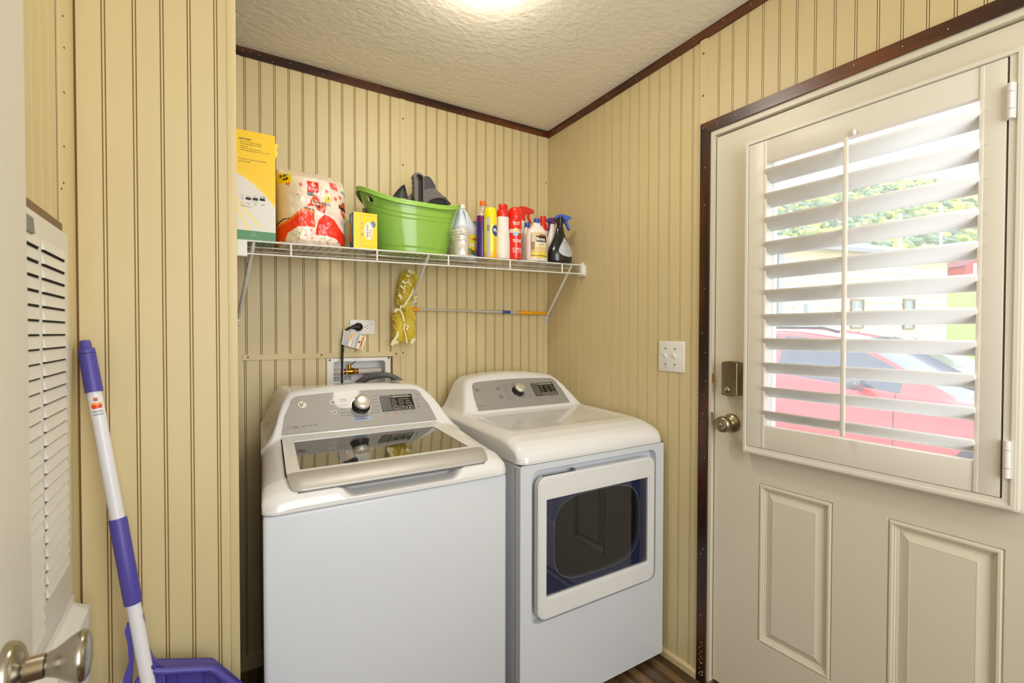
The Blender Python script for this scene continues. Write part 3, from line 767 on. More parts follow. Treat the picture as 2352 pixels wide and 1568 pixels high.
def dedge(x, y):
    r = .06; t_ = max(0, (abs(x)-.334+r)/r); return .024*(1-math.sqrt(max(0, 1-t_*t_)))
zt2 = [(0, 1.092), (.1, 1.088), (.2, 1.076), (.225, 1.069), (.243, 1.054), (.258, 1.032), (.272, 1.003), (.285, .975), (.298, .952), (.315, .934), (.334, .918)]
def dcon(x, y): t_ = max(0, (y+.226)/.12); return smin(.9505+(y+.328)*(.104/.102), interp(abs(x)*(1+.04*t_), zt2), .026)
capb, dz = cap_mesh(DC, .334, ddeck, dedge, dcon, -.790, -.105, .849)
capb.build('top_cover', M_appl, dry)
c = MB(); c.box((DX0+.0035, yf+.001, .845), (DX1-.0035, -.11, .8495)); c.build('seam', M_ink, dry)
# door
dz0, dz1 = .3365, .8025; gx0, gx1, gz0, gz1 = -.2362, .2362, .4075, .7268
do = rrect(.5405, dz1-dz0, .034, 8, 0, (dz0+dz1)/2); di = rrect(gx1-gx0, gz1-gz0, .004, 8, 0, (gz0+gz1)/2)
O = Vector((DC, yf+.012, 0))
c = MB(); c.ring(do, di, O, X_, Z_, -Y_, .021)
# bevelled face: nested rings
def sc(P, d, cx=0, cz=0):
    out_ = []
    m = len(P)
    for i in range(m):
        p0, p2 = Vector(P[i-1]), Vector(P[(i+1) % m]); t_ = (p2-p0).normalized(); out_.append((P[i][0]-t_.y*d, P[i][1]+t_.x*d))
    return out_
c.ring(sc(do, .003), sc(di, -.006), O-Y_*.021, X_, Z_, -Y_, .0018); c.ring(sc(do, .007), sc(di, -.010), O-Y_*.0228, X_, Z_, -Y_, .0010)
for i in range(len(c.sm)): c.sm[i] = False
dd = c.build('door', M_appl, dry)
# window
mdw = D.materials.new('tinted_glass'); mdw.use_nodes = True; t = mdw.node_tree; t.nodes.clear()
out = t.nodes.new('ShaderNodeOutputMaterial'); mx = t.nodes.new('ShaderNodeMixShader'); tr = t.nodes.new('ShaderNodeBsdfTransparent'); tr.inputs[0].default_value = (.72, .74, .82, 1)
gl = t.nodes.new('ShaderNodeBsdfGlossy'); gl.inputs['Roughness'].default_value = .015; fr = t.nodes.new('ShaderNodeFresnel'); fr.inputs[0].default_value = 1.85
t.links.new(fr.outputs[0], mx.inputs[0]); t.links.new(tr.outputs[0], mx.inputs[1]); t.links.new(gl.outputs[0], mx.inputs[2]); t.links.new(mx.outputs[0], out.inputs[0])
M_navy = mat('navy_inner_panel', rgb(70, 78, 112), .4); M_drum = mat('dark_drum', rgb(44, 42, 40), .5, .2)
c = MB(); c.add([(DC+gx0, yf-.003, gz0), (DC+gx1, yf-.003, gz0), (DC+gx1, yf-.003, gz1), (DC+gx0, yf-.003, gz1)], [(0, 1, 2, 3)]); c.build('window', mdw, dd)
hole = [(.203*abs(math.cos(a))**.55*(1 if math.cos(a) > 0 else -1)+.006, .572+.147*abs(math.sin(a))**.55*(1 if math.sin(a) > 0 else -1)) for a in [2*PI*i/48 for i in range(48)]]
sq = []
for a in [2*PI*i/48 for i in range(48)]:
    m_ = max(abs(math.cos(a))/(gx1+.004), abs(math.sin(a))/((gz1-gz0)/2+.004)); sq.append((math.cos(a)/m_, .567+math.sin(a)/m_))
c = MB(); c.ring(sq, hole, (DC, yf+.009, 0), X_, Z_, -Y_, .004); c.build('inner_frame', M_navy, dd)
c = MB(); c.ring([(p[0]*1.0, p[1]) for p in hole], [(p[0]*.978, .567+(p[1]-.567)*.978) for p in hole], (DC, yf+.022, 0), X_, Z_, -Y_, .015); c.build('window_gasket', mat('gasket_grey', rgb(150, 152, 156), .5), dd)
c = MB(); c.box((DC-.24, yf+.0225, .40), (DC+.24, yf+.0235, .735)); c.build('drum_glass', M_drum, dd)
c = MB(); q = ony(1316, 1086, yf+.004); c.box((q.x-.006, yf-.004, dz1-.001), (q.x+.006, yf+.012, dz1+.007), .001); c.build('latch', M_grey, dd)
c = MB(); c.box((DC-.245, yf-.004, dz1-.0005), (q.x-.005, yf+.004, dz1+.0015)); c.build('seal', M_grey, dd)
# matte liner at the base of the recess
panel, P, U, V, N, oD, wD, hD = console('dryer', dry, DC, -.328, .9515, -.226, 1.0535, .2360, .2215, ((1189, 898.5), .0240),
    ((1096.2, 895.5), .0125), [((1144.5, 892), .0085), ((1151.5, 911), .0085)], [(1216.5, 880.5), (1267, 877), (1229, 910)],
    [('MIXED LOAD', (1159.5, 884.5)), ('DELICATES', (1160.5, 890.5)), ('COTTONS', (1163, 897)), ('JEANS', (1164, 904)), ('CASUALS', (1167.5, 910.5)), ('QUICK DRY', (1171, 916))],
    [('TOWELS', (1207.5, 881)), ('BULKY', (1211, 887)), ('SANITIZE', (1212.5, 892.5)), ('AIR FLUFF', (1215, 899.5)), ('WARM UP', (1218, 906)), ('TIMED DRY', (1220, 911.5))])
b = MB(); b.ring(rrect(.014, .008, .001, 2), rrect(.0125, .0065, .001, 2), P(1098.5, 932.5), U, V, N, .0003); b.poly([(.005*math.cos(a), .0035*math.sin(a)) for a in [PI*i/8 for i in range(9)]], P(1108, 932.5), U, V, N, .0003)
for (px, py, tx) in ((1275, 879, 'Sound'), (1278, 886.5, 'Lock'), (1281.5, 893.5, 'Delay'), (1284.5, 900.5, 'Delay'), (1289, 907, '3 sec')): b.text(tx, .005, P(px, py), U, V, N)
b.build('small_lettering', M_ink, panel, kind='stuff')
for (px, py) in ((1239.5, 914), (1253, 912.5), (1265.5, 911.5), (1277, 909.5)):
    b = MB(); b.poly(rrect(.0135, .0072, .0018, 3), P(px, py), U, V, N, .0006, mi=0); b.text('Extra', .0045, P(px, py)+N*.0006, U, V, N, mi=1); b.build('key', [M_silver, M_ink], panel)


def prj(P):
    d = Vector(P)-CAM; z = d.dot(_f); return (IW/2+FP*d.dot(_r2)/z, IH/2-FP*d.dot(_u2)/z)

# ------------------------------------------------------------------ washer outlet box, valve, hose
bo = ony(751, 823, -.006); b1 = ony(897, 819.5, -.006)
OX0, OX1, OZ0_, OZ1_ = bo.x, b1.x, .955, (bo.z+b1.z)/2
i0 = ony(766, 831, -.006); i1 = ony(884.7, 825.6, -.006)
box = thing('outlet_box', 'recessed white plumbing box in the wall behind the washer', 'wall box', ((OX0+OX1)/2, -.006, OZ0_))
cx_ = (OX0+OX1)/2; czb = (OZ0_+OZ1_)/2
ri0, ri1, rz1 = i0.x-cx_, i1.x-cx_, (i0.z+i1.z)/2-.001
c = MB(); c.ring(rrect(OX1-OX0, OZ1_-OZ0_, .003, 5, 0, czb), rrect(ri1-ri0, rz1-.985, .010, 5, (ri0+ri1)/2, (rz1+.985)/2), (cx_, 0, 0), X_, Z_, -Y_, .006); c.build('flange', M_white, box)
c = MB(); x0, x1, za, zb_ = cx_+ri0-.003, cx_+ri1+.003, .982, rz1+.003; dp = .085
M_boxin = mat('box_interior', rgb(246, 246, 244), .45)
c.add([(x0, 0, za), (x1, 0, za), (x1, dp, za), (x0, dp, za), (x0, 0, zb_), (x1, 0, zb_), (x1, dp, zb_), (x0, dp, zb_)], [(3, 2, 6, 7), (0, 3, 7, 4), (2, 1, 5, 6), (4, 7, 6, 5), (0, 1, 2, 3)]); bxi = c.build('recess', M_boxin, box)
b = MB()
for tx, px, py, sz in (('DEPTH', 772, 868, .0085), ('WIDTH', 772, 873, .0085), ('INCHES', 799, 865, .0085), ('INCHES', 799, 870, .0085), ('SHUT OFF', 846, 858.5, .0105)):
    b.text(tx, sz, ony(px, py, dp-.001), X_, Z_, -Y_, bold=.02)
for (xa, ya_, xb, yb_) in ((778, 868.5, 793, 868), (778, 873.5, 793, 872.5), (836, 862.5, 850, 862)):
    p, q = ony(xa, ya_, dp-.001), ony(xb, yb_, dp-.001); b.box((p.x, dp-.0012, p.z-.0005), (q.x, dp-.0006, p.z+.0005))
b.build('lettering', M_inkk, bxi, kind='stuff')
for (px, py) in ((757.5, 826.8), (892.5, 821.5)):
    c = MB(); screw(c, ony(px, py, -.006), -Y_, .0045); c.build('screw', M_screw, box)
py_ = .045
c = MB(); p, q = ony(766, 853.5, py_), ony(880, 850.5, py_); zc_ = (p.z+q.z)/2
c.tube([(x0+.001, py_, zc_), (ony(789, 853, py_).x, py_, zc_)], .0115, 18); c.build('supply_pipe', M_pvc, box); c = MB(); c.tube([(ony(822, 852, py_).x, py_, zc_), (x1-.006, py_, zc_)], .0125, 18); c.build('supply_pipe', M_pvc, box)
xa, xb = ony(789, 853, py_).x, ony(822, 852, py_).x
va = MB()
for f0, f1 in ((0, .16), (.84, 1)): va.tube([(lerp(xa, xb, f0), py_, zc_), (lerp(xa, xb, f1), py_, zc_)], .0115, 18, mi=1)
for f0, f1 in ((.17, .23), (.76, .83)): va.tube([(lerp(xa, xb, f0), py_, zc_), (lerp(xa, xb, f1), py_, zc_)], .0120, 18, mi=2)
va.lathe([(.0125, 0), (.0135, .006), (.0155, .012), (.016, .022), (.0145, .030), (.0125, .036)], (lerp(xa, xb, .23), py_, zc_), Y_, Z_, X_, n=8, su=.95, sv=.95)
xm = lerp(xa, xb, .42)
va.tube([(xm, py_, zc_+.008), (xm, py_, zc_+.024)], .0075, 12); va.tube([(xm, py_, zc_+.024), (xm, py_, zc_+.029)], .0088, 6)
vo = va.build('brass_valve', [M_brass, M_copper, M_pvc], box)
c = MB(); H_ = [Vector((xm, py_-.004, zc_+.030)), Vector((xm+.012, py_-.004, zc_+.031)), Vector((xm+.024, py_-.004, zc_+.043)), Vector((xm+.070, py_-.004, zc_+.045))]
vs = []
for i, p in enumerate(H_): vs += [p+Vector((0, -.006, 0)), p+Vector((0, .006, 0)), p+Vector((0, .006, .0028)), p+Vector((0, -.006, .0028))]
c.add(vs, [(4*i+j, 4*i+(j+1) % 4, 4*i+4+(j+1) % 4, 4*i+4+j) for i in range(3) for j in range(4)]+[(3, 2, 1, 0), (12, 13, 14, 15)], smooth=False); c.build('valve_handle', M_black, vo)
for nm, (px, py) in (('hot', (784, 886)), ('cold', (862, 882))):
    c = MB(); p = ony(px, py, .02); c.lathe([(.013, 0), (.014, .003), (.014, .009), (.01, .011)], (p.x, .02, p.z-.012), n=12); c.tube([(p.x, .02, p.z-.035), (p.x, .02, p.z-.012)], .008, 10); c.build('hose_valve', M_red, box)
# corrugated drain hose
def hose(pts_px, r, name, lab, cat, M):
    ctrl = [ony(px, py, Y) for px, py, Y in pts_px]
    P_ = []
    def cr(p0, p1, p2, p3, t): return .5*((2*p1)+(p2-p0)*t+(2*p0-5*p1+4*p2-p3)*t*t+(3*p1-p0-3*p2+p3)*t**3)
    for i in range(len(ctrl)-1):
        p0 = ctrl[max(i-1, 0)]; p3 = ctrl[min(i+2, len(ctrl)-1)]
        for k in range(24): P_.append(cr(p0, ctrl[i], ctrl[i+1], p3, k/24))
    L = 0; out_ = [(P_[0], 0)]
    for a, b_ in zip(P_, P_[1:]): L += (b_-a).length; out_.append((b_, L))
    pts = []; rs = []; s_ = 0; j = 0
    while s_ < L:
        while out_[j+1][1] < s_: j += 1
        f = (s_-out_[j][1])/max(1e-9, out_[j+1][1]-out_[j][1]); pts.append(out_[j][0].lerp(out_[j+1][0], f))
        coarse = s_ < L*.50; per = .0112 if coarse else .0044; amp = .0034 if coarse else .0014
        rs.append(r*(.98 if coarse else .92)+amp*abs(math.sin(PI*s_/per))**.7-.0014); s_ += .0012
    c = MB(); c.tube(pts, rs, 16); o = c.build(name, M); o['label'] = lab; o['category'] = cat; return o
hose([(800, 900, .03), (818, 884, .012), (842, 868, -.02), (870, 862, -.045), (893, 862, -.06), (915, 872, -.075), (931, 890, -.085), (938, 915, -.095)], .0128, 'drain_hose', 'grey corrugated drain hose arching out of the wall box behind the washer', 'hose', M_grey)

# ------------------------------------------------------------------ wall outlet, plug, cord, tag
a, b_ = ony(803.6, 733.8, -.005), ony(860.8, 768, -.005)
ol = thing('wall_outlet', 'white duplex outlet with a green dot, on the wall above the washer', 'outlet', ((a.x+b_.x)/2, 0, (a.z+b_.z)/2))
oc = Vector(((a.x+b_.x)/2, 0, (a.z+b_.z)/2)); ow, oh = b_.x-a.x, a.z-b_.z
c = MB(); c.box((a.x, 0, b_.z), (b_.x, -.006, a.z), .0025); c.build('plate', M_white, ol)
def socket(px, py):
    p = ony(px, py, -.006)
    c = MB(); c.poly([(x*.0135, min(.0175, max(-.0175, z*.019))) if False else (max(-.0125, min(.0125, x*.0165)), z*.0165) for x, z in [(math.cos(2*PI*i/32), math.sin(2*PI*i/32)) for i in range(32)]], p, X_, Z_, -Y_, .0012)
    so_ = c.build('receptacle', M_white, ol)
    c = MB(); q = p-Y_*.0012
    for dz_, w_ in ((.0055, .0075), (-.0055, .0062)): c.box((q.x-.001, q.y-.0002, q.z+dz_-.0011), (q.x-.001+w_, q.y+.0002, q.z+dz_+.0011))
    c.poly(circ(.0024, 12, -.0075, 0), q-Y_*.0002, X_, Z_, -Y_, .0002); c.build('slot', M_blackm, so_, kind='stuff'); return p
socket(842.8, 750.4); pp = socket(822, 750.6)
c = MB(); c.poly(circ(.0022, 12), ony(853, 743, -.0062), X_, Z_, -Y_, .0004); c.build('dot_sticker', M_grn_dot, ol)
cord = thing('power_cord', 'black appliance cord plugged into the wall outlet and hanging behind the washer', 'cord', (pp.x, -.008, pp.z))
c = MB(); c.lathe([(.0165, 0), (.0175, .004), (.0170, .014), (.013, .020), (.006, .0205), (.0055, .022), (.0002, .022)], (pp.x, -.0075, pp.z), X_, Z_, -Y_, n=28, cap=False)
pa = Vector((pp.x-.010, -.018, pp.z)); pb_ = ony(807, 752.5, -.020)
c.tube([pa+X_*.006, pa-X_*.012, pb_], [.013, .0085, .006], 14); plug = c.build('plug', M_black, cord)
c = MB(); c.tube([ony(808, 752, -.020), ony(801, 753.5, -.022), ony(795, 758, -.024), ony(790, 765, -.024), ony(787.6, 780, -.022), ony(786.6, 800, -.02), ony(786, 830, -.03), ony(785.4, 860, -.05), ony(785.4, 884, -.07), ony(785.4, 905, -.09)], .0045, 12); c.build('cable', M_blackm, cord)
# warning tag folded round the cable
tq = [ony(789.4, 757.5, -.031), ony(841.6, 774, -.033), ony(830.7, 803, -.036), ony(784.8, 790.5, -.031)]
def tagpt(u, v, off=0):
    p = (tq[3].lerp(tq[2], u)).lerp(tq[0].lerp(tq[1], u), v); n = (tq[1]-tq[0]).cross(tq[3]-tq[0]).normalized()
    if n.y > 0: n = -n
    return p+n*(off+.0015*math.sin(u*5)*math.sin(v*3))
def tagcol(u, v):
    if u < .02 or u > .97 or v < .04 or v > .96: return rgb(235, 230, 218)
    if .84 < u < .94: return rgb(240, 150, 20)
    if .33+.0*v < u < .44-.10*(1-v) and v > .38: return rgb(240, 160, 30)
    if .29 < u < .30 or .685 < u < .695: return rgb(90, 88, 84)
    if u < .30: return rgb(150, 146, 138) if (int(u*60)+int(v*17)) % 2 else rgb(205, 200, 190)
    if .46 < u < .68 and int(u*90) % 2 and (int(u*90)*7+int(v*22)*3) % 5: return rgb(130, 126, 120)
    if (u-.78)**2+((v-.5)*.55)**2 < .0022: return rgb(50, 48, 46)
    return rgb(232, 228, 218)
c = MB(); c.grid(lambda u, v: tagpt(u, v), 70, 34, colfn=tagcol); c.grid(lambda u, v: tagpt(u, v, -.0006), 6, 4, colfn=lambda u, v: rgb(230, 226, 216))
tg = c.build('warning_tag', M_paint, cord)
tU = (tq[1]-tq[0]).normalized(); tV = (tq[0]-tq[3]).normalized()
b = MB(); b.text('WARNING', .0055, tagpt(.89, .42, .0012), tV, -tU, tU.cross(tV), bold=.02); b.poly([(-.002, -.0015), (.002, -.0015), (0, .002)], tagpt(.89, .82, .0012), tV, -tU, tU.cross(tV), .0002); b.build('lettering', M_inkk, tg, kind='stuff')
# dark metal duct tab behind the dryer
a, b_ = ony(1118.5, 858.5, -.06), ony(1162, 868, -.06)
c = MB(); c.poly([(0, 0), (.006, .0), (.006, .008), (0, .012)], (a.x, -.075, a.z-.012), Y_, Z_, X_, b_.x-a.x); c.box((a.x+.004, -.068, a.z-.10), (b_.x-.004, -.066, a.z-.008)); c.box((a.x+.004, -.068, a.z-.10), (b_.x-.004, 0, a.z-.095)); tag(c.build('duct_bracket', mat('dull_steel', rgb(110, 102, 88), .4, .8)), 'dull metal vent tab sticking up behind the dryer console', 'bracket')

# ------------------------------------------------------------------ light switch
a = onx(1513, 783, -.006); b_ = onx(1571, 856, -.006)
sw = thing('light_switch', 'white double toggle switch plate with a green dot, between dryer and door', 'switch', (0, (a.y+b_.y)/2, (a.z+b_.z)/2))
c = MB(); c.box((0, a.y, b_.z), (-.006, b_.y, a.z), .0022); c.build('plate', M_white, sw)
mid = (a.z+b_.z)/2
for px in (1528.5, 1550):
    p = onx(px, 817, -.006); y = p.y
    c = MB(); c.box((-.0065, y-.0052, mid-.0125), (-.0052, y+.0052, mid+.0125), .0005); tslot = c.build('toggle_slot', M_white, sw)
    c = MB(); c.poly([(0, -.005), (0, .006), (.004, .009), (.013, .012), (.014, .008), (.006, -.002)], (-.0055, y+.0035, mid), -X_, Z_, -Y_, .007); c.build('toggle', M_white, tslot)
    for dz_ in (.0305, -.0305):
        c = MB(); screw(c, (-.006, y, mid+dz_), -X_, .0032); c.build('screw', M_ink, sw)
c = MB(); c.poly(circ(.0022, 12), onx(1530, 844, -.0062), Y_, Z_, -X_, .0004); c.build('dot_sticker', M_grn_dot, sw)

# ------------------------------------------------------------------ wire shelf
SZ = lambda x: 1.5645+.0201*(x+1.4065)
SR = .0032
shf = thing('wire_shelf', 'long white wire shelf on angled braces above the washer and dryer', 'shelf', (-.73, -.29, 1.57))
xl_, xr_ = XA+.012, -.016
def rodx(y, dz_, r, nm): c = MB(); c.tube([(xl_, y, SZ(xl_)+dz_), (xr_, y, SZ(xr_)+dz_)], r, 10); return c.build(nm, M_wire, shf)
rodx(-.290, -SR, SR, 'front_rod'); rodx(-.290, -.0445, SR, 'lower_rod'); rodx(-.010, -SR, SR, 'back_rod'); rodx(-.105, -.0085, .0026, 'middle_rod'); rodx(-.20, -.0085, .0026, 'middle_rod')
c = MB(); x = xl_+.02
while x < xr_-.01:
    z = SZ(x)-.0022+.0012
    c.tube([(x, -.006, z), (x, -.289, z), (x, -.2925, z-.002), (x, -.2935, z-.006)], .0014, 5, caps=False); x += .0254
c.build('cross_wires', M_wire, shf, kind='stuff')
for px, py in ((668, 570), (866, 583), (1030, 596), (1171.5, 607), (1291, 615)):
    p = ony(px, py, -.29); c = MB(); c.tube([(p.x, -.29, SZ(p.x)-.002), (p.x, -.29, SZ(p.x)-.044)], .0040, 8); c.build('upright', M_wire, shf)
# end brackets
a, b_ = ony(533, 545, -.296), ony(568, 584, -.296)
c = MB(); c.box((XA+.001, -.300, SZ(a.x)-.054), (b_.x, -.272, SZ(a.x)-.002), .002); c.box((XA+.001, -.30, SZ(a.x)-.002), (XA+.006, -.27, SZ(a.x)+.010), .001); c.build('end_bracket', M_white, shf)
c = MB(); c.box((-.012, -.300, SZ(0)-.056), (-.001, -.262, SZ(0)-.004), .002); c.box((-.024, -.303, SZ(0)-.050), (-.001, -.280, SZ(0)-.006), .002); c.box((-.010, -.29, SZ(0)-.004), (-.001, -.262, SZ(0)+.010), .001); c.build('end_bracket', M_white, shf)
# braces: round strut from under the front rod to a foot on the wall
for (tx_, ty_), (fx_, fy_) in (((583, 572), (547, 740)), ((984, 592), (943, 700)), ((1312, 618), (1253.5, 733))):
    q = ony(fx_, fy_, -.003); tp = ony(tx_, ty_, -.283); xx = q.x
    c = MB(); tz = SZ(tp.x)-.008
    P0 = Vector((tp.x, -.283, tz)); P1 = Vector((xx, -.010, q.z+.012))
    c.tube([P0, P0.lerp(P1, .03), P0.lerp(P1, .97), P1], [.0045, .0062, .0062, .0045], 12)
    c.tube([P0+Vector((0, -.004, .006)), P0], [.003, .0045], 8)
    br = c.build('brace', M_wire, shf)
    c = MB(); c.poly(rrect(.0175, .034, .004, 4), (xx, 0, q.z-.006), X_, Z_, -Y_, .004); c.poly([(-.0085, .010), (.0085, .010), (.005, .022), (-.005, .022)], (xx, 0, q.z-.006), X_, Z_, -Y_, .014)
    c.build('brace_foot', M_wire, br)
    c = MB(); c.lathe([(.0042, 0), (.0042, .0015), (.002, .003), (.0002, .003)], (xx, -.004, q.z-.012), X_, Z_, -Y_, n=12, cap=False); c.build('screw', M_chrome, br)

# ------------------------------------------------------------------ things on the shelf
def spot(p0, p1, top, Y):
    a = ony(p0, top, Y); b_ = ony(p1, top, Y); cx = (a.x+b_.x)/2
    return cx, b_.x-a.x, ony((p0+p1)/2, top, Y).z-SZ(cx)
# 1. tall yellow light-bulb box
xa, xb = ony(539, 420, -.278).x, ony(632.5, 420, -.278).x; zb0 = SZ(xa)+.0015; zt0 = (ony(539, 298, -.278).z+ony(632, 309, -.278).z)/2
xa = max(xa, XA+.003)
bx_ = thing('light_bulb_box', 'tall yellow and white carton with a green base, left end of the shelf', 'box', ((xa+xb)/2, -.23, zb0))
def ledcol(u, v):
    Y, W_, G, LY = rgb(250, 205, 12), rgb(226, 222, 210), rgb(52, 128, 62), rgb(243, 222, 70)
    if v < .085: return G
    t_ = 1-v
    e = .40+.26*u**1.6+.02*u
    if t_ < e: return lin_mix(Y, rgb(250, 220, 40), sstep(e-.06, e, t_)*.6)
    k = t_-(.56+.42*u**.8+0*u)
    if 0 < k < .055+.10*u*0 and u < .62: return lin_mix(LY, W_, abs(k-.027)/.03)
    k2 = t_-(.63+.75*u)
    if 0 < k2 < .10: return lin_mix(LY, W_, k2/.1)
    k3 = t_-(.735+1.1*u)
    if 0 < k3: return lin_mix(W_, LY, min(1, k3*3))
    return W_
def lin_mix(a, b_, t_): t_ = min(1, max(0, t_)); return tuple(lerp(a[i], b_[i], t_) for i in range(4))
c = MB(); yF = -.278; yB = -.165; col_y = rgb(236, 196, 14)
c.grid(lambda u, v: (lerp(xa, xb, u), yF, lerp(zb0, zt0, v)), 34, 90, colfn=ledcol, smooth=False)
c.col = col_y; c.add([(xb, yF, zb0), (xb, yB, zb0), (xb, yB, zt0), (xb, yF, zt0)], [(0, 1, 2, 3)]); c.add([(xa, yF, zb0), (xa, yB, zb0), (xa, yB, zt0), (xa, yF, zt0)], [(3, 2, 1, 0)])
c.add([(xa, yB, zb0), (xb, yB, zb0), (xb, yB, zt0), (xa, yB, zt0)], [(3, 2, 1, 0)]); c.add([(xa, yF, zt0), (xb, yF, zt0), (xb, yB, zt0), (xa, yB, zt0)], [(0, 1, 2, 3)])
c.col = rgb(50, 120, 60); c.add([(xa, yF, zb0), (xb, yF, zb0), (xb, yB, zb0), (xa, yB, zb0)], [(3, 2, 1, 0)])
o = c.build('carton', M_paint, bx_)
c = MB(); c.poly([(0, 0), (.012, -.004), (.004, -.020), (.010, -.030), (0, -.055)], (xb, yF+.012, zt0-.02), X_, Z_, -Y_, .0006); c.build('torn_flap', M_yel, bx_)
b = MB(); hB = zt0-zb0
def tl_(tx, px, py, sz, al='LEFT', bold=0): b.text(tx, sz, ony(px, py, yF), X_, Z_, -Y_, al, bold=bold)
tl_('FEATURES:', 548.5, 316.5, .0075, bold=.02)
for i, tx in enumerate(('- No UV or IR light radiation', '- No special disposal needed', '- Instant on', '- Suitable for damp locations', '- Operating temperature -4\u00b0F to 113\u00b0F')): tl_(tx, 549, 323+i*4.8, .0054)
tl_('Designed to replace incandescent', 548, 362.5, .0058); tl_('and CFL bulbs.', 548, 368.5, .0058)
for k, tx in enumerate(('750', '8.5', '15,000')): tl_(tx, (570, 587, 603)[k], (450, 451.5, 452.5)[k], .0058, 'CENTER')
for k, tx in enumerate(('750', '60', '1,500')): tl_(tx, (570, 587, 603)[k], (468, 470, 471)[k], .0058, 'CENTER')
for k, (px, py) in enumerate(((570.5, 456), (586.5, 457.5), (602.5, 458.5))): b.poly(rrect(.0155, .0085, .001, 2), ony(px, py, yF), X_, Z_, -Y_, .0004)
tl_('REPLACES', 587, 464.5, .0035, 'CENTER'); tl_('LED', 557, 456, .0035, 'CENTER'); tl_('INCANDESCENT', 566, 474, .0042, 'CENTER')
for (px, py) in ((556.5, 450), (556.5, 467)): b.ring(rrect(.008, .011, .001, 2), rrect(.0072, .0102, .001, 2), ony(px, py, yF), X_, Z_, -Y_, .0003)
b.build('lettering', M_inkk, o, kind='stuff')
b = MB()
for k in range(3):
    a_ = k*2*PI/3+PI/2; b.poly([(.004*math.cos(a_-.5), .004*math.sin(a_-.5)), (.004*math.cos(a_+.5), .004*math.sin(a_+.5)), (.002*math.cos(a_), .002*math.sin(a_))], ony(583, 536, yF), X_, Z_, -Y_, .0004)
b.text('RECYCLE', .004, ony(583, 541.5, yF), X_, Z_, -Y_); b.build('recycling_mark', M_inkw, o, kind='stuff')

# 2. paper towel pack
xa, xb = ony(639, 470, -.24).x, ony(801, 470, -.24).x; pc = (xa+xb)/2; ax_ = (xb-xa)/2; zb0 = SZ(pc)+.001; ph = (ony(700, 386, -.22).z-zb0)
pk = thing('paper_towel_pack', 'plastic-wrapped six-roll paper towel pack with red and orange print', 'paper towels', (pc, -.17, zb0))
yc_, by_ = -.165, .105
def crump(x, z): return .0030*noise.noise(Vector((x*28, z*34, 3)))+.0016*noise.noise(Vector((x*80, z*60, 9)))
def bagw(v):  # half widths at height fraction
    return (interp(v, [(0, .93), (.06, .985), (.2, 1), (.8, 1.0), (.9, .99), (.97, .975), (1, .96)]), interp(v, [(0, .90), (.06, .98), (.75, .97), (.86, .80), (.94, .42), (1, .10)]))
def bagtop(x): return ph*(1-.015*((x/ax_)**4)-.06*max(0, x/ax_)**2+.012*noise.noise(Vector((x*40, 1, 2))))
def bag(x, v, sgn, off=0):
    w_, d_ = bagw(v); t_ = min(1, abs(x)/(ax_)); e = (1-t_**3.2)**(1/2.2)
    roll = .006*abs(math.sin(PI*(x/ax_+1)*1.0)) if v < .85 else 0
    yy = yc_+sgn*(by_*d_*e - roll*0 + (crump(x, v*ph*1.0)+roll)*(1 if v < .9 else .3) + off)
    return Vector((pc+x*w_, yy, zb0+v*bagtop(x)))
NRM = lambda X, Y: ((X-515)/720.0, 1-(Y-445)/770.0)
swL = [NRM(*q) for q in [(505, 1060), (620, 1000), (740, 895), (855, 910), (862, 1040), (700, 1045), (600, 1110), (570, 1190), (505, 1170)]]
swR = [NRM(*q) for q in [(860, 1110), (900, 960), (960, 905), (1040, 930), (1140, 1030), (1240, 1090), (1270, 1200), (1220, 1225), (1140, 1180), (1080, 1130), (960, 1110)]]
orL = [NRM(*q) for q in [(505, 1040), (600, 985), (735, 870), (855, 880), (855, 912), (740, 897), (620, 1002), (505, 1062)]]
gyL = [NRM(*q) for q in [(505, 1010), (560, 970), (640, 962), (640, 972), (570, 985), (505, 1035)]]
gy2 = [NRM(*q) for q in [(735, 865), (855, 885), (855, 870), (745, 852)]]
lgo = [NRM(*q) for q in [(780, 850), (860, 715), (910, 770), (985, 800), (960, 895), (900, 885), (860, 835)]]
fl = [NRM(*q) for q in [(722, 650), (605, 635), (980, 685), (1130, 690), (1075, 730)]]; fl2 = [NRM(*q) for q in [(830, 1150), (990, 1180), (1015, 1150), (760, 1130), (700, 1160), (820, 1075), (1100, 1165), (690, 745)]]
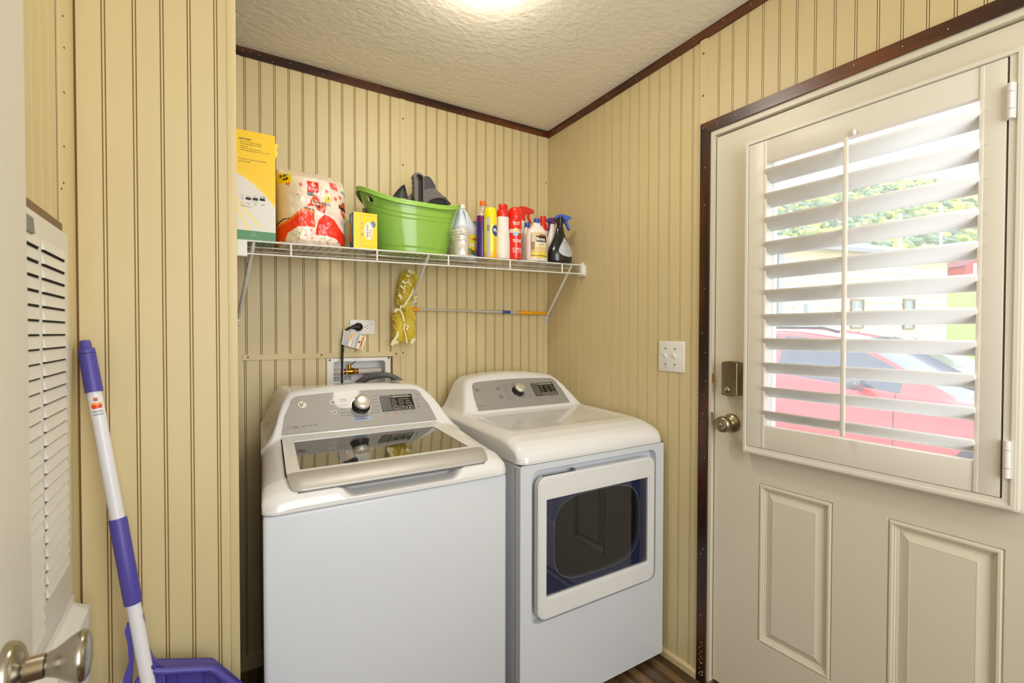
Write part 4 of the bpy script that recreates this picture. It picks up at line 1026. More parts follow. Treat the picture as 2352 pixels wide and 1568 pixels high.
def bagcol(u, v):
    base = rgb(238, 228, 210); pink = rgb(240, 208, 192)
    n_ = noise.noise(Vector((u*9, v*9, 5)))
    c0 = lin_mix(base, pink, .35+.5*n_)
    if u < .30: c0 = lin_mix(c0, rgb(236, 224, 176), .5)
    for P_, col in ((swL, rgb(238, 62, 28)), (swR, rgb(240, 48, 24)), (orL, rgb(238, 120, 40)), (gyL, rgb(90, 80, 66)), (gy2, rgb(120, 110, 96)), (lgo, rgb(226, 78, 34))):
        if inpoly(u, v, P_): return col
    if u < .167 and .76 < v < .92: return rgb(245, 214, 10)
    if .375 < u < .535 and .66 < v < .80: return rgb(232, 58, 34)
    if .375 < u < .47 and .61 < v < .66: return rgb(50, 44, 40)
    if ((u-.93)/.065)**2+((v-.535)/.115)**2 < 1: return rgb(226, 66, 30)
    if .86 < u < 1 and .72 < v < .84: return rgb(234, 232, 230)
    if abs(u-.745+.2*(v-.82)) < .055 and .74 < v < .84: return rgb(226, 90, 84)
    if ((u-.66)/.045)**2+((v-.61)/.06)**2 < 1: return rgb(240, 214, 20)
    for (fu, fv) in fl:
        d = math.hypot(u-fu, (v-fv)*1.07); a_ = math.atan2(v-fv, u-fu)
        if d < .030*(.6+.4*abs(math.cos(2.5*a_))): return rgb(234, 110, 84)
    for (fu, fv) in fl2:
        if math.hypot(u-fu, (v-fv)*1.07) < .012: return rgb(234, 84, 66)
    for (cu, cv) in ((.20, .10), (.25, .13), (.60, .09), (.64, .06)):
        q = (u-cu)*.8+(v-cv); 
        if abs(q) < .004 and abs(u-cu) < .05 or (abs((u-cu)-.02) < .014 and abs(v-cv-.012) < .006): return rgb(150, 190, 90)
    if .81 < u < .945 and .045 < v < .19:
        return rgb(40, 38, 38) if int((u*1.0+v*.0)*150) % 2 and v > .07 else rgb(226, 220, 208)
    if .86 < u < .98 and .30 < v < .41 and int(v*110) % 2: return rgb(170, 160, 150)
    return c0
c = MB()
c.grid(lambda u, v: bag((u*2-1)*ax_*(1 if 0 < u < 1 else .9999), v, -1), 150, 150, colfn=bagcol)
c.grid(lambda u, v: bag(-(u*2-1)*ax_*.9999, v, 1), 40, 40, colfn=lambda u, v: rgb(230, 212, 190))
o = c.build('wrapping', M_gloss, pk)
c = MB(); pr = [bag((i/20*2-1)*ax_*.98, 0, -1) for i in range(21)]+[bag(-(i/20*2-1)*ax_*.98, 0, 1) for i in range(21)]; c.add(pr, [list(range(len(pr)))[::-1]]); c.build('underside', mat('wrap_white', rgb(220, 208, 190), .3), pk)
def tbag(b, tx, u, v, sz, **k):
    b.text(tx, sz, (0, 0, 0), X_, Z_, -Y_, fn=lambda x, y: bag((u*2-1)*ax_+x, v+y/ph, -1, .0012), **k)
b = MB(); tbag(b, '$', .045, .865, .016, mi=0, bold=.03); tbag(b, '5', .10, .84, .034, mi=0, bold=.03)
tbag(b, '6', .455, .755, .024, mi=1, bold=.03); tbag(b, 'ROLLS', .455, .70, .0105, mi=1, bold=.02)
tbag(b, 'CHOOSE', .42, .645, .0055, mi=1, bold=.02); tbag(b, 'YOUR SIZE', .42, .625, .0055, mi=1)
tbag(b, 'ULTRA', .57, .535, .020, mi=1, bold=.05); tbag(b, 'ULTRA', .572, .532, .0195, mi=0, bold=.01); tbag(b, 'ts', .53, .50, .016, mi=0, bold=.03)
tbag(b, 'living', .93, .775, .013, mi=2, bold=.02); tbag(b, 'Essen', .925, .555, .019, mi=0, bold=.05); tbag(b, 'Paper', .95, .50, .010, mi=1, bold=.03)
tbag(b, '2', .77, .80, .014, mi=1, bold=.03); tbag(b, '5', .67, .61, .012, mi=0, bold=.02)
b.build('lettering', [M_inkk, M_inkw, mat('navy_ink', rgb(50, 60, 150), .5)], o, kind='stuff')

# 3. duster refill box
xa, xb = ony(812, 530, -.283).x, ony(866.5, 530, -.283).x; zb0 = SZ(xa)+.0015; zt0 = (ony(812, 487.5, -.283).z+ony(866, 490, -.283).z)/2
rb_ = thing('duster_refill_box', 'small yellow and blue carton in front of the green tub', 'box', ((xa+xb)/2, -.26, zb0))
def rfcol(u, v):
    du, dv = (u-.63)/.19, (v-.50)/.245
    if du*du+dv*dv < 1: return rgb(236, 232, 222)
    if ((u-.82)/.10)**2+((v-.70)/.085)**2 < 1: return rgb(50, 96, 168)
    for k, (cv, col) in enumerate(((.70, rgb(60, 90, 170)), (.635, rgb(90, 160, 200)), (.575, rgb(230, 60, 40)), (.535, rgb(240, 170, 60)), (.41, rgb(60, 50, 40)), (.37, rgb(90, 80, 60)))):
        if math.hypot((u-.355)*.055/.075, v-cv) < .018: return col
    if abs(u-.29) < .004 and .07 < v < .93 or (abs(v-.93) < .004 or abs(v-.07) < .004) and u > .29: return rgb(200, 172, 20)
    return rgb(250, 214, 14)
c = MB(); yF = -.283; yB = -.225
c.grid(lambda u, v: (lerp(xa, xb, u), yF, lerp(zb0, zt0, v)), 60, 80, colfn=rfcol, smooth=False)
def sidecol(u, v): return rgb(240, 170, 40) if .2 < v < .75 and .1 < u < .5 else (rgb(240, 236, 226) if (u-.5)**2+(v-.85)**2 < .02 else rgb(70, 150, 196))
c.grid(lambda u, v: (xa, lerp(yB, yF, u), lerp(zb0, zt0, v)), 20, 30, colfn=sidecol, smooth=False); c.grid(lambda u, v: (xb, lerp(yF, yB, u), lerp(zb0, zt0, v)), 2, 2, colfn=lambda u, v: rgb(70, 150, 196), smooth=False)
c.col = rgb(90, 160, 200); c.add([(xa, yF, zt0), (xb, yF, zt0), (xb, yB, zt0), (xa, yB, zt0)], [(0, 1, 2, 3)]); c.add([(xa, yF, zb0), (xb, yF, zb0), (xb, yB, zb0), (xa, yB, zb0)], [(3, 2, 1, 0)]); c.add([(xa, yB, zb0), (xb, yB, zb0), (xb, yB, zt0), (xa, yB, zt0)], [(3, 2, 1, 0)])
o = c.build('carton', M_paint, rb_)
b = MB(); hB = zt0-zb0; ox = Vector((xa, yF, zb0)); wB = xb-xa
b.text('360\u00b0', .017, ox+X_*(wB*.70)+Z_*(hB*.43), -Z_, X_, -Y_, mi=1); b.text('Duster Refills', .0085, ox+X_*(wB*.58)+Z_*(hB*.49), -Z_, X_, -Y_, mi=0); b.text('Great', .006, ox+X_*(wB*.835)+Z_*(hB*.70), -Z_, X_, -Y_, mi=2); b.text('Value', .006, ox+X_*(wB*.80)+Z_*(hB*.70), -Z_, X_, -Y_, mi=2)
b.build('lettering', [M_inkk, M_orange, M_inkw], o, kind='stuff')

# 4. green tub
YT = -.165
tL, tR = ony(823, 440, YT), ony(1052, 474, YT); tc = (tL.x+tR.x)/2; ta = (tR.x-tL.x)/2-.013
bL, bR = ony(872, 575, YT), ony(1020, 582, YT); ta0 = (bR.x-bL.x)/2+.004; tc0 = (bL.x+bR.x)/2; tb_, tb0 = .118, .092
zb0 = SZ(tc)+.001; zF = ony(940, 463, YT-tb_).z; zLe = ony(835, 433, YT).z; zRe = ony(1050, 472, YT).z
tub = thing('plastic_tub', 'lime green oval plastic tub with slotted grip, middle of the shelf', 'tub', (tc, YT, zb0))
def tubpt(a_, v, off=0, zoff=0):
    ca, sa_ = math.cos(a_), math.sin(a_)
    rimz = zF+((zRe if ca > 0 else zLe)-zF)*abs(ca)**3
    k = v**.9; A_ = lerp(ta0, ta, k)+off; B_ = lerp(tb0, tb_, k)+off
    if v > .80: A_ += (.010 if ca < 0 else .006)*((v-.8)/.2)**2*abs(ca)**2
    for vr, am in ((.68, .0016), (.76, .0016), (.13, .0016)):
        if v > vr: A_ += am; B_ += am
    return Vector((lerp(tc0, tc, v)+A_*ca, YT+B_*sa_, lerp(zb0, rimz, v)+zoff))
def slot(a_, v): d = math.atan2(math.sin(a_-math.radians(203)), math.cos(a_-math.radians(203))); return abs(d) < .11 and .80 < v < .895
c = MB(); na, nv = 128, 60
for off, fl_ in ((0, 0), (-.0022, 1)):
    vs = [tubpt(2*PI*i/na, j/nv, off) for j in range(nv+1) for i in range(na)]
    fs = []
    for j in range(nv):
        for i in range(na):
            if slot(2*PI*(i+.5)/na, (j+.5)/nv): continue
            q = (j*na+i, j*na+(i+1) % na, (j+1)*na+(i+1) % na, (j+1)*na+i); fs.append(q if not fl_ else q[::-1])
    c.add(vs, fs, smooth=True)
c.add([tubpt(2*PI*i/na, 0) for i in range(na)], [list(range(na))[::-1]], smooth=False); c.add([tubpt(2*PI*i/na, 0, -.002, .002) for i in range(na)], [list(range(na))], smooth=False)
c.build('shell', M_green, tub)
c = MB(); path = [tubpt(2*PI*i/na, 1, .003) for i in range(na+1)]; c.tube(path, .0042, 8, caps=False); path = [tubpt(2*PI*i/na, 1, .004, -.012) for i in range(na+1)]; c.tube(path, .0028, 8, caps=False)
vs = [tubpt(2*PI*i/na, 1, .0065, z_) for z_ in (-.012, .0) for i in range(na)]; c.add(vs, [(i, (i+1) % na, na+(i+1) % na, na+i) for i in range(na)], smooth=True); c.build('rim', mat('green_rim', rgb(148, 198, 82), .25, coat=.4), tub)
c = MB(); sl = []
for k in range(29): t_ = 2*PI*k/28; sl.append(tubpt(math.radians(203)+.125*math.cos(t_), .848+.058*math.sin(t_), .002))
c.tube(sl, .0026, 8, caps=False); c.build('grip_frame', M_green, tub)
c = MB(); c.grid(lambda u, v: tubpt(math.radians(203)+(u-.5)*.26, .79+.12*v, -.009), 6, 6); c.build('grip_backing', mat('dark_olive_plastic', rgb(52, 56, 34), .3), tub)
# dark grey dustpan, brush and small shovel standing in the tub
M_dgrey = mat('dark_grey_plastic', rgb(62, 64, 66), .4); M_mgrey = mat('warm_grey_plastic', rgb(104, 98, 94), .42)
def px4(l, Y): return [ony(800+x/6.03, 380+y/6.03, Y) for x, y in l]
def slabp(b, pts, th, back=True, **k):
    n = len(pts); q = [p+Y_*th for p in pts]; b.add(list(pts)+q, [list(range(n)), list(range(n, 2*n))[::-1]]+[(i, (i+1) % n, n+(i+1) % n, n+i) for i in range(n)], smooth=False, **k)
dp_ = thing('dustpan', 'grey dustpan standing in the green tub, hollow grip upward', 'dustpan', ony(980, 470, -.17))
c = MB(); slabp(c, px4([(905, 140), (922, 106), (950, 96), (985, 100), (1020, 120), (1052, 150), (1052, 500), (1036, 500), (1036, 168), (1000, 128), (960, 122), (934, 146), (970, 208), (972, 455), (960, 500), (920, 500), (924, 470), (915, 400), (920, 380), (914, 350), (920, 320), (914, 290), (920, 255), (913, 220), (915, 180)], -.185), .030); g1 = c.build('grip', M_mgrey, dp_)
c = MB(); 
inner = px4([(934, 150), (960, 126), (1000, 132), (1038, 168), (1040, 500), (965, 500), (968, 208)], -.170); slabp(c, inner, .006); c.build('grip_hollow', M_blackm, dp_)
c = MB(); c.ring([(p[0], p[1]) for p in circ(.0052, 16)], circ(.0036, 16), ony(957, 407, -.184), X_, Z_, -Y_, .002); c.build('hanging_hole', M_nickel, g1)
c = MB(); slabp(c, px4([(1050, 148), (1105, 148), (1130, 160), (1155, 190), (1210, 285), (1207, 322), (1120, 312), (1050, 345)], -.178), .012); c.build('shoulder', M_dgrey, dp_)
c = MB(); slabp(c, px4([(1050, 343), (1120, 312), (1207, 320), (1300, 405), (1350, 450), (1400, 520), (1400, 700), (1050, 700)], -.180), .012); c.build('pan', M_mgrey, dp_)
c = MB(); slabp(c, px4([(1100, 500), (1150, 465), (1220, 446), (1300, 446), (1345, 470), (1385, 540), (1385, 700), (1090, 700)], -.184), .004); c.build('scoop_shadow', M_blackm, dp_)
c = MB(); c.tube(px4([(1098, 505), (1150, 465), (1220, 446), (1300, 446), (1345, 470), (1390, 545)], -.187), .0022, 8); c.build('lip', M_mgrey, dp_)
c = MB(); slabp(c, px4([(1335, 432), (1425, 535), (1385, 545), (1328, 465)], -.186), .02); c.build('edge_strip', M_black, dp_)
hb_ = thing('hand_brush', 'dark brush end beside the dustpan grip in the green tub', 'brush', ony(945, 460, -.15))
c = MB(); slabp(c, px4([(815, 600), (818, 445), (850, 408), (905, 374), (912, 380), (914, 600)], -.150), .028); c.build('block', M_mgrey, hb_)
c = MB()
for k in range(5): p = ony(812+130/6+k*2.2, 478, -.165); c.tube([p, p-Z_*.03], .0015, 5)
c.build('bristles', M_blackm, hb_, kind='stuff')
sv_ = thing('hand_shovel', 'black pointed scoop in the green tub, left of the dustpan', 'scoop', ony(920, 450, -.16))
c = MB()
def shv(u, v):
    X = lerp(lerp(600, 765, v), lerp(830, 778, v), u); Y = lerp(450, 265+35*(2*u-1)**2*0, v)
    Y -= 18*math.sin(PI*v)*(1-u)
    p = ony(800+X/6.03, 380+(Y+ (0))/6.03, -.165+.012*math.sin(PI*u)); return p
c.grid(shv, 12, 12); c.grid(lambda u, v: shv(1-u, v)+Y_*.003, 12, 12); c.build('blade', M_dgrey, sv_)
b = MB()
for i in range(3): 
    for k in range(5): p = ony(800+(700+k*17+i*4)/6.03, 380+(380+i*17-k*2)/6.03, -.1665+.0115); b.box(p-Vector((.0008, .014, .0008)), p+Vector((.0008, -.012, .0008)))
b.build('embossed_dots', M_ink, sv_, kind='stuff')

# ---------------------------------------------------------------- bottles
def bottle(name, label, p0, p1, top, Y, cat='bottle', rot=0, sv=1.0, group=None):
    """frame for one bottle: returns dict with base point, half width (x), total height"""
    cx, w_, h = spot(p0, p1, top, Y); z = SZ(cx)+.0012
    t_ = thing(name, label, cat, (cx, Y, z), group)
    return dict(t=t_, o=Vector((cx, Y, z)), r=w_/2*.93, h=h, sv=sv, rot=rot)
def bp(B, prof, a_, z):
    """surface point of an (elliptical, rotated) body; prof: (z fraction, radius fraction)"""
    R = interp(z/B['h'], prof)*B['r']; c_, s_ = math.cos(a_)*R, math.sin(a_)*R*B['sv']; cr, sr = math.cos(B['rot']), math.sin(B['rot'])
    return B['o']+Vector((c_*cr-s_*sr+B.get('lean', 0)*sstep(.45, .92, z/B['h']), c_*sr+s_*cr, z))
def smoothp(prof, n=4):
    out_ = []; m = len(prof)
    for i in range(m-1):
        p0, p1, p2, p3 = prof[max(i-1, 0)], prof[i], prof[i+1], prof[min(i+2, m-1)]
        for k in range(n):
            t = k/n; f = .5*((2*p1[1])+(p2[1]-p0[1])*t+(2*p0[1]-5*p1[1]+4*p2[1]-p3[1])*t*t+(p3[1]-p0[1]+3*(p1[1]-p2[1]))*t**3)
            f = min(max(f, min(p1[1], p2[1])-.03), max(p1[1], p2[1])+.03); out_.append((lerp(p1[0], p2[0], t), f))
    out_.append(prof[-1]); return out_
def body(B, prof, M, name='body', colfn=None, n=40, sm=3, cap=True):
    pr = smoothp(prof, sm) if sm > 1 else prof
    c = MB(); zs_ = [p[0]*B['h'] for p in pr]
    for z0_, z1_ in zip(zs_, zs_[1:]):
        for j in range(n):
            a0, a1 = 2*PI*j/n, 2*PI*(j+1)/n
            if colfn: c.col = colfn((a0+a1)/2, (z0_+z1_)/2/B['h'])
            c.add([bp(B, pr, a0, z0_), bp(B, pr, a1, z0_), bp(B, pr, a1, z1_), bp(B, pr, a0, z1_)], [(0, 1, 2, 3)], smooth=True)
    if cap:
        c.add([bp(B, pr, 2*PI*j/n, zs_[0]) for j in range(n)], [list(range(n))[::-1]], smooth=False); c.add([bp(B, pr, 2*PI*j/n, zs_[-1]) for j in range(n)], [list(range(n))], smooth=False)
    o = c.build(name, M, B['t'])
    # weld the quads so that shading is continuous
    bm = bmesh.new(); bm.from_mesh(o.data); bmesh.ops.remove_doubles(bm, verts=bm.verts, dist=1e-6); bm.to_mesh(o.data); bm.free()
    return o, pr
def patch(B, pr, a0, da, z0_, z1_, colfn, name='label', shape=None, off=.0006, nu=30, nv=36, parent=None, M=None):
    c = MB()
    def f(u, v):
        z = lerp(z0_, z1_, v)*B['h']; wd_ = shape(v) if shape else 1; a_ = a0+(u*2-1)*da*wd_
        p = bp(B, pr, a_, z); d = p-B['o']; d.z = 0; d.normalize(); return p+d*off
    c.grid(f, nu, nv, colfn=colfn); return c.build(name, M or M_paint, parent or B['t'])
def wrap(b, B, pr, tx, a0, zf, size, off=.0012, vertical=False, **k):
    def fn(x, y):
        if vertical: x, y = y, x
        z = zf*B['h']+y; R = max(.004, interp(z/B['h'], pr)*B['r']); p = bp(B, pr, a0+x/R, z); d = p-B['o']; d.z = 0; d.normalize(); return p+d*off
    b.text(tx, size, (0, 0, 0), X_, Z_, -Y_, fn=fn, **k)
FR = math.radians(232)     # bearing of the camera seen from the shelf's right half
def trigger(B, zf, M, M2, ang_, L=.055, name='trigger_head'):
    """spray head pointing along bearing ang_"""
    U = Vector((math.cos(ang_), math.sin(ang_), 0)); N = U.cross(Z_); O = B['o']+Z_*(zf*B['h'])
    H = B['h']*(1-zf)
    c = MB()
    pts = [(-.016, 0), (-.020, H*.35), (-.030, H*.62), (-.026, H*.86), (-.012, H*.98), (.010, H), (L*.62, H*.93), (L*.95, H*.80), (L, H*.66), (L*.96, H*.58), (L*.62, H*.58), (L*.42, H*.52), (.014, H*.34), (.013, 0)]
    c.poly([(p[0], p[1]) for p in pts], O-N*.0085, U, Z_, N, .017)
    o = c.build(name, M, B['t'])
    c = MB(); c.poly([(L*.50, H*.60), (L*.66, H*.58), (L*.62, H*.25), (L*.80, -H*.10), (L*.76, -H*.16), (L*.60, -H*.02), (L*.46, H*.28)], O-N*.005, U, Z_, N, .010); c.build('trigger', M2, B['t']); return o

CYL = [(0, .93), (.01, .99), (.03, 1)]
# bleach jug
B = bottle('bleach_jug', 'white bleach jug with moulded handle and yellow label, right of the tub', 1035, 1099, 474, -.150, sv=.72); B['lean'] = -.014
pr0 = [(0, .92), (.02, 1), (.50, 1), (.60, .93), (.72, .72), (.83, .48), (.90, .27), (.925, .235), (.945, .235)]
o, pr = body(B, pr0, mat('jug_plastic', rgb(214, 220, 232), .4))
c = MB(); c.lathe([(.0155, 0), (.0158, .004), (.0158, .016), (.0145, .018)], B['o']+Z_*(B['h']*.935)+X_*B['lean'], n=24); c.build('cap', M_white, B['t'])
c = MB(); hx = B['o']+Vector((-B['r']*.10, -B['r']*.55, 0)); c.tube([hx+Vector((-.006, .020, B['h']*.90)), hx+Vector((-.004, .004, B['h']*.84)), hx+Vector((0, -.004, B['h']*.70)), hx+Vector((0, -.006, B['h']*.50)), hx+Vector((0, .008, B['h']*.44))], [.006, .007, .0065, .0065, .007], 14); c.build('handle', mat('jug_plastic', (1, 1, 1, 1)), B['t'])
patch(B, pr, math.radians(285), .95, .09, .46, lambda u, v: rgb(240, 218, 20) if v > .12+.5*(1-u)*.6 else (rgb(40, 120, 70) if (int(u*9+v*7)) % 3 else rgb(226, 120, 40)))
b = MB(); wrap(b, B, pr, 'Bleach', math.radians(300), .27, .024, bold=.03, mi=0); wrap(b, B, pr, 'LEMON', math.radians(296), .375, .011, bold=.04, mi=1); b.build('lettering', [M_inkw, M_red_ink], B['t'], kind='stuff')
# cup stack in clear wrap
B = bottle('cup_stack', 'nested white paper cups in clear crumpled wrap in front of the bleach jug', 1037, 1079, 520, -.262, cat='cups')
c = MB(); h = B['h']; r = B['r']
c.lathe([(r*.70, 0), (r*.72, .004), (r*.84, h*.46), (r*.86, h*.5)], B['o'], n=30)
for k in range(4): z = h*(.50+.085*k); c.lathe([(r*(.86+.022*k), z), (r*(.94+.022*k), z+.002), (r*(.94+.022*k), z+h*.055), (r*(.87+.022*k), z+h*.06), (r*(.87+.022*k), z+h*.085)], B['o'], n=30, cap=(k == 3))
c.build('cups', mat('foam_cup', rgb(238, 232, 214), .5), B['t'])
M_film = D.materials.new('clear_film'); M_film.use_nodes = True; t = M_film.node_tree; t.nodes.clear()
out = t.nodes.new('ShaderNodeOutputMaterial'); mx = t.nodes.new('ShaderNodeMixShader'); tr = t.nodes.new('ShaderNodeBsdfTransparent'); gl = t.nodes.new('ShaderNodeBsdfGlossy'); gl.inputs['Roughness'].default_value = .15; mx.inputs[0].default_value = .22
t.links.new(tr.outputs[0], mx.inputs[1]); t.links.new(gl.outputs[0], mx.inputs[2]); t.links.new(mx.outputs[0], out.inputs[0])
c = MB()
def film(u, v):
    a_ = u*2*PI; rr = r*lerp(1.22, 1.12, v)+.0035*noise.noise(Vector((math.cos(a_)*4, math.sin(a_)*4, v*7)))+(.006*sstep(.6, .75, v)*sstep(1, .85, v))
    if v > .85: rr *= 1-.5*(v-.85)/.15
    return B['o']+Vector((rr*math.cos(a_), rr*math.sin(a_), v*h*1.0))
c.grid(film, 40, 30); c.build('wrap', M_film, B['t'])
# green-capped bottle hidden behind
B = bottle('green_cap_bottle', 'bottle with a dark green cap barely showing behind the bleach jug', 1083, 1098, 511, -.07)
o, pr = body(B, [(0, .95), (.02, 1), (.7, 1), (.82, .6), (.86, .5), (.87, .5)], mat('pale_bottle', rgb(210, 205, 190), .4)); c = MB(); c.lathe([(.012, 0), (.012, .028), (.010, .030)], B['o']+Z_*(B['h']*.86), n=20); c.build('cap', mat('dark_green_plastic', rgb(20, 110, 70), .4), B['t'])
# purple cleaner bottle
B = bottle('purple_cleaner_bottle', 'clear bottle of purple cleaner with an orange cap', 1094, 1124, 463, -.225, sv=.8)
pr0 = [(0, .93), (.015, 1), (.62, 1), (.70, .97), (.76, .86), (.81, .62), (.85, .42), (.88, .36), (.935, .36)]
def pc_(a_, z): return rgb(110, 14, 100) if .55 < z < .75 else (rgb(58, 20, 112) if z < .55 else rgb(196, 180, 160))
o, pr = body(B, pr0, M_gloss, colfn=pc_)
c = MB(); c.lathe([(.0125, 0), (.0130, .003), (.0130, .017), (.0118, .019)], B['o']+Z_*(B['h']*.925), n=24); c.build('cap', mat('orange_cap', rgb(252, 104, 10), .35), B['t'])
# yellow spray can
B = bottle('yellow_spray_can', 'yellow aerosol can with a domed yellow cap and a round blue mark', 1112, 1140.5, 477, -.265)
def yc(a_, z):
    d = math.degrees(a_)
    if 205 < d < 238 and .03 < z < .78: return rgb(196, 192, 182) if not (int(z*90) % 2 and 212 < d < 232 and z > .2) else rgb(150, 146, 138)
    return rgb(250, 196, 16) if z < .11 else (rgb(242, 226, 60) if .5 < z < .66 and 238 < d < 262 else rgb(244, 224, 16))
o, pr = body(B, [(0, .95), (.008, 1), (.76, 1), (.79, .97), (.80, 1.0), (.93, .95), (.965, .86), (.988, .66), (1, .30)], M_gloss, colfn=yc, n=60, sm=6)
patch(B, pr, math.radians(292), .62, .42, .64, lambda u, v: rgb(40, 62, 150), shape=lambda v: math.sqrt(max(0, 1-(2*v-1)**2)))
b = MB(); wrap(b, B, pr, 'PL', math.radians(285), .53, .018, bold=.05, off=.0018, mi=0); wrap(b, B, pr, 'MULTI SURFACE', math.radians(283), .27, .0085, vertical=True, mi=1); b.build('lettering', [M_inkw, M_blue], B['t'], kind='stuff')
# white bottle with red cap
B = bottle('white_red_cap_bottle', 'plain white waisted bottle with a tall red cap', 1139.5, 1171, 471, -.268, sv=.8)
o, pr = body(B, [(0, .94), (.012, 1), (.30, .99), (.45, .93), (.55, .86), (.66, .84), (.74, .84), (.775, .84)], mat('cream_bottle', rgb(236, 226, 216), .3))
c = MB(); rr = B['r']; hh_ = B['h']; c.lathe([(rr*.86, hh_*.77), (rr*.88, hh_*.78), (rr*.88, hh_*.86), (rr*.80, hh_*.892), (rr*.66, hh_*.90), (rr*.66, hh_*.985), (rr*.60, hh_)], B['o'], n=34, sv=.86); c.build('cap', M_red, B['t'])
# red foam can
B = bottle('red_foam_can', 'red aerosol carpet cleaner can with white lettering and round emblem', 1168, 1197, 479, -.268)
def rc(a_, z): return rgb(226, 30, 18) if z < .78 else rgb(236, 34, 18)
o, pr = body(B, [(0, .96), (.008, 1), (.02, 1), (.05, .985), (.06, 1), (.76, 1), (.765, .96), (.78, .96), (.785, .99), (.93, .97), (.975, .90), (1, .72)], M_gloss, colfn=rc, n=48)
patch(B, pr, math.radians(245), .46, .435, .60, lambda u, v: rgb(150, 200, 220) if v < .5 else rgb(230, 190, 60), shape=lambda v: math.sqrt(max(0, 1-(2*v-1)**2)), name='emblem')
b = MB(); wrap(b, B, pr, 'RESOLVE', math.radians(252), .535, .0200, bold=.05, off=.0018); wrap(b, B, pr, 'PET FOAM', math.radians(258), .365, .0085, bold=.03); wrap(b, B, pr, 'CLEANER', math.radians(258), .335, .0085, bold=.03)
wrap(b, B, pr, 'high traffic', math.radians(250), .70, .008, bold=.02); wrap(b, B, pr, 'FOAM', math.radians(250), .665, .008, bold=.03)
for i, tx in enumerate(('5X REMOVES', 'TOUGH STAINS', 'NET WT 22 OZ')): wrap(b, B, pr, tx, math.radians(262), .20-.035*i, .0065 if i else .008, bold=.02)
b.build('lettering', M_inkw, B['t'], kind='stuff')
# big red trigger spray behind
B = bottle('red_trigger_spray', 'white bottle with a large red trigger head, behind the red can', 1187, 1211, 475, -.165, sv=.7)
o, pr = body(B, [(0, .95), (.012, 1), (.45, 1), (.58, .9), (.66, .62), (.72, .42), (.76, .38), (.78, .38)], mat('white_bottle', rgb(234, 228, 222), .3))
trigger(B, .76, M_red, M_red, math.radians(352), L=.060)
# blue capped white bottle behind
B = bottle('blue_cap_bottle', 'white bottle with dark blue cap half hidden behind the floor cleaner', 1203, 1219, 506, -.212, sv=.6)
o, pr = body(B, [(0, .95), (.012, 1.3), (.62, 1.3), (.75, .9), (.82, .65), (.84, .6)], mat('white_bottle', (1, 1, 1, 1))); c = MB(); c.lathe([(.0125, 0), (.0128, .003), (.0128, .018), (.012, .020)], B['o']+Z_*(B['h']*.83), n=24); c.build('cap', M_bluep, B['t'])
# floor cleaner
B = bottle('floor_cleaner_bottle', 'white floor cleaner bottle with square shoulders, blue cap and photo label', 1209, 1256, 497, -.268, sv=.62, rot=math.radians(-10))
o, pr = body(B, [(0, .95), (.012, 1), (.28, 1), (.50, 1.0), (.60, .96), (.68, .82), (.75, .58), (.80, .37), (.835, .33), (.85, .33)], mat('cream_bottle', (1, 1, 1, 1)))
c = MB(); c.lathe([(.0125, 0), (.0128, .003), (.0128, .019), (.012, .021)], B['o']+Z_*(B['h']*.84), n=24)
for k in range(18): a_ = 2*PI*k/18; q = B['o']+Vector((.0128*math.cos(a_), .0128*math.sin(a_), B['h']*.84+.004)); c.tube([q, q+Z_*.013], .0006, 4)
c.build('cap', M_bluep, B['t'])
def bona(u, v):
    if u < .02 or u > .98: return rgb(120, 100, 70)
    if .045 < v < .085: return rgb(46, 40, 48)
    if v < .045 or .085 <= v < .20: return rgb(238, 206, 50) if u < .86 or v > .09 else rgb(120, 190, 40)
    if u > .86 and v < .22: return rgb(120, 200, 60)
    if .62 < v < .86 and .30 < u < .94: return rgb(42, 38, 40)
    if .87 < v < .93 and .5 < u < .9: return rgb(190, 70, 50)
    if v > .62: return rgb(216, 196, 154)
    if u < .22: return rgb(150, 128, 80) if v > .3 else rgb(206, 176, 110)
    return rgb(232, 218, 176) if v > .42 else rgb(222, 196, 130)
lb = patch(B, pr, math.radians(270), .82, .07, .62, bona)
b = MB(); wrap(b, B, pr, 'Bona', math.radians(276), .47, .021, bold=.03, mi=0); wrap(b, B, pr, 'Hard-Surface Floor', math.radians(278), .405, .006, bold=.02, mi=0); wrap(b, B, pr, 'CLEANER', math.radians(280), .355, .006, mi=1); wrap(b, B, pr, '36 FL OZ', math.radians(262), .055, .005, mi=1)
b.build('lettering', [M_inkw, M_inkk], lb, kind='stuff')
# red cap bottle behind
B = bottle('red_cap_bottle', 'bottle with a flat red cap peeking over the floor cleaner', 1238, 1256, 498, -.185, sv=.8)
o, pr = body(B, [(0, .95), (.012, 1), (.70, 1), (.80, .9), (.82, .9)], mat('white_bottle', (1, 1, 1, 1))); c = MB(); rr = B['r']; c.lathe([(rr*.98, B['h']*.70), (rr*.98, B['h']*.82), (rr*.72, B['h']*.86), (rr*.70, B['h']*.99), (rr*.66, B['h'])], B['o'], n=28); c.build('cap', M_red, B['t'])
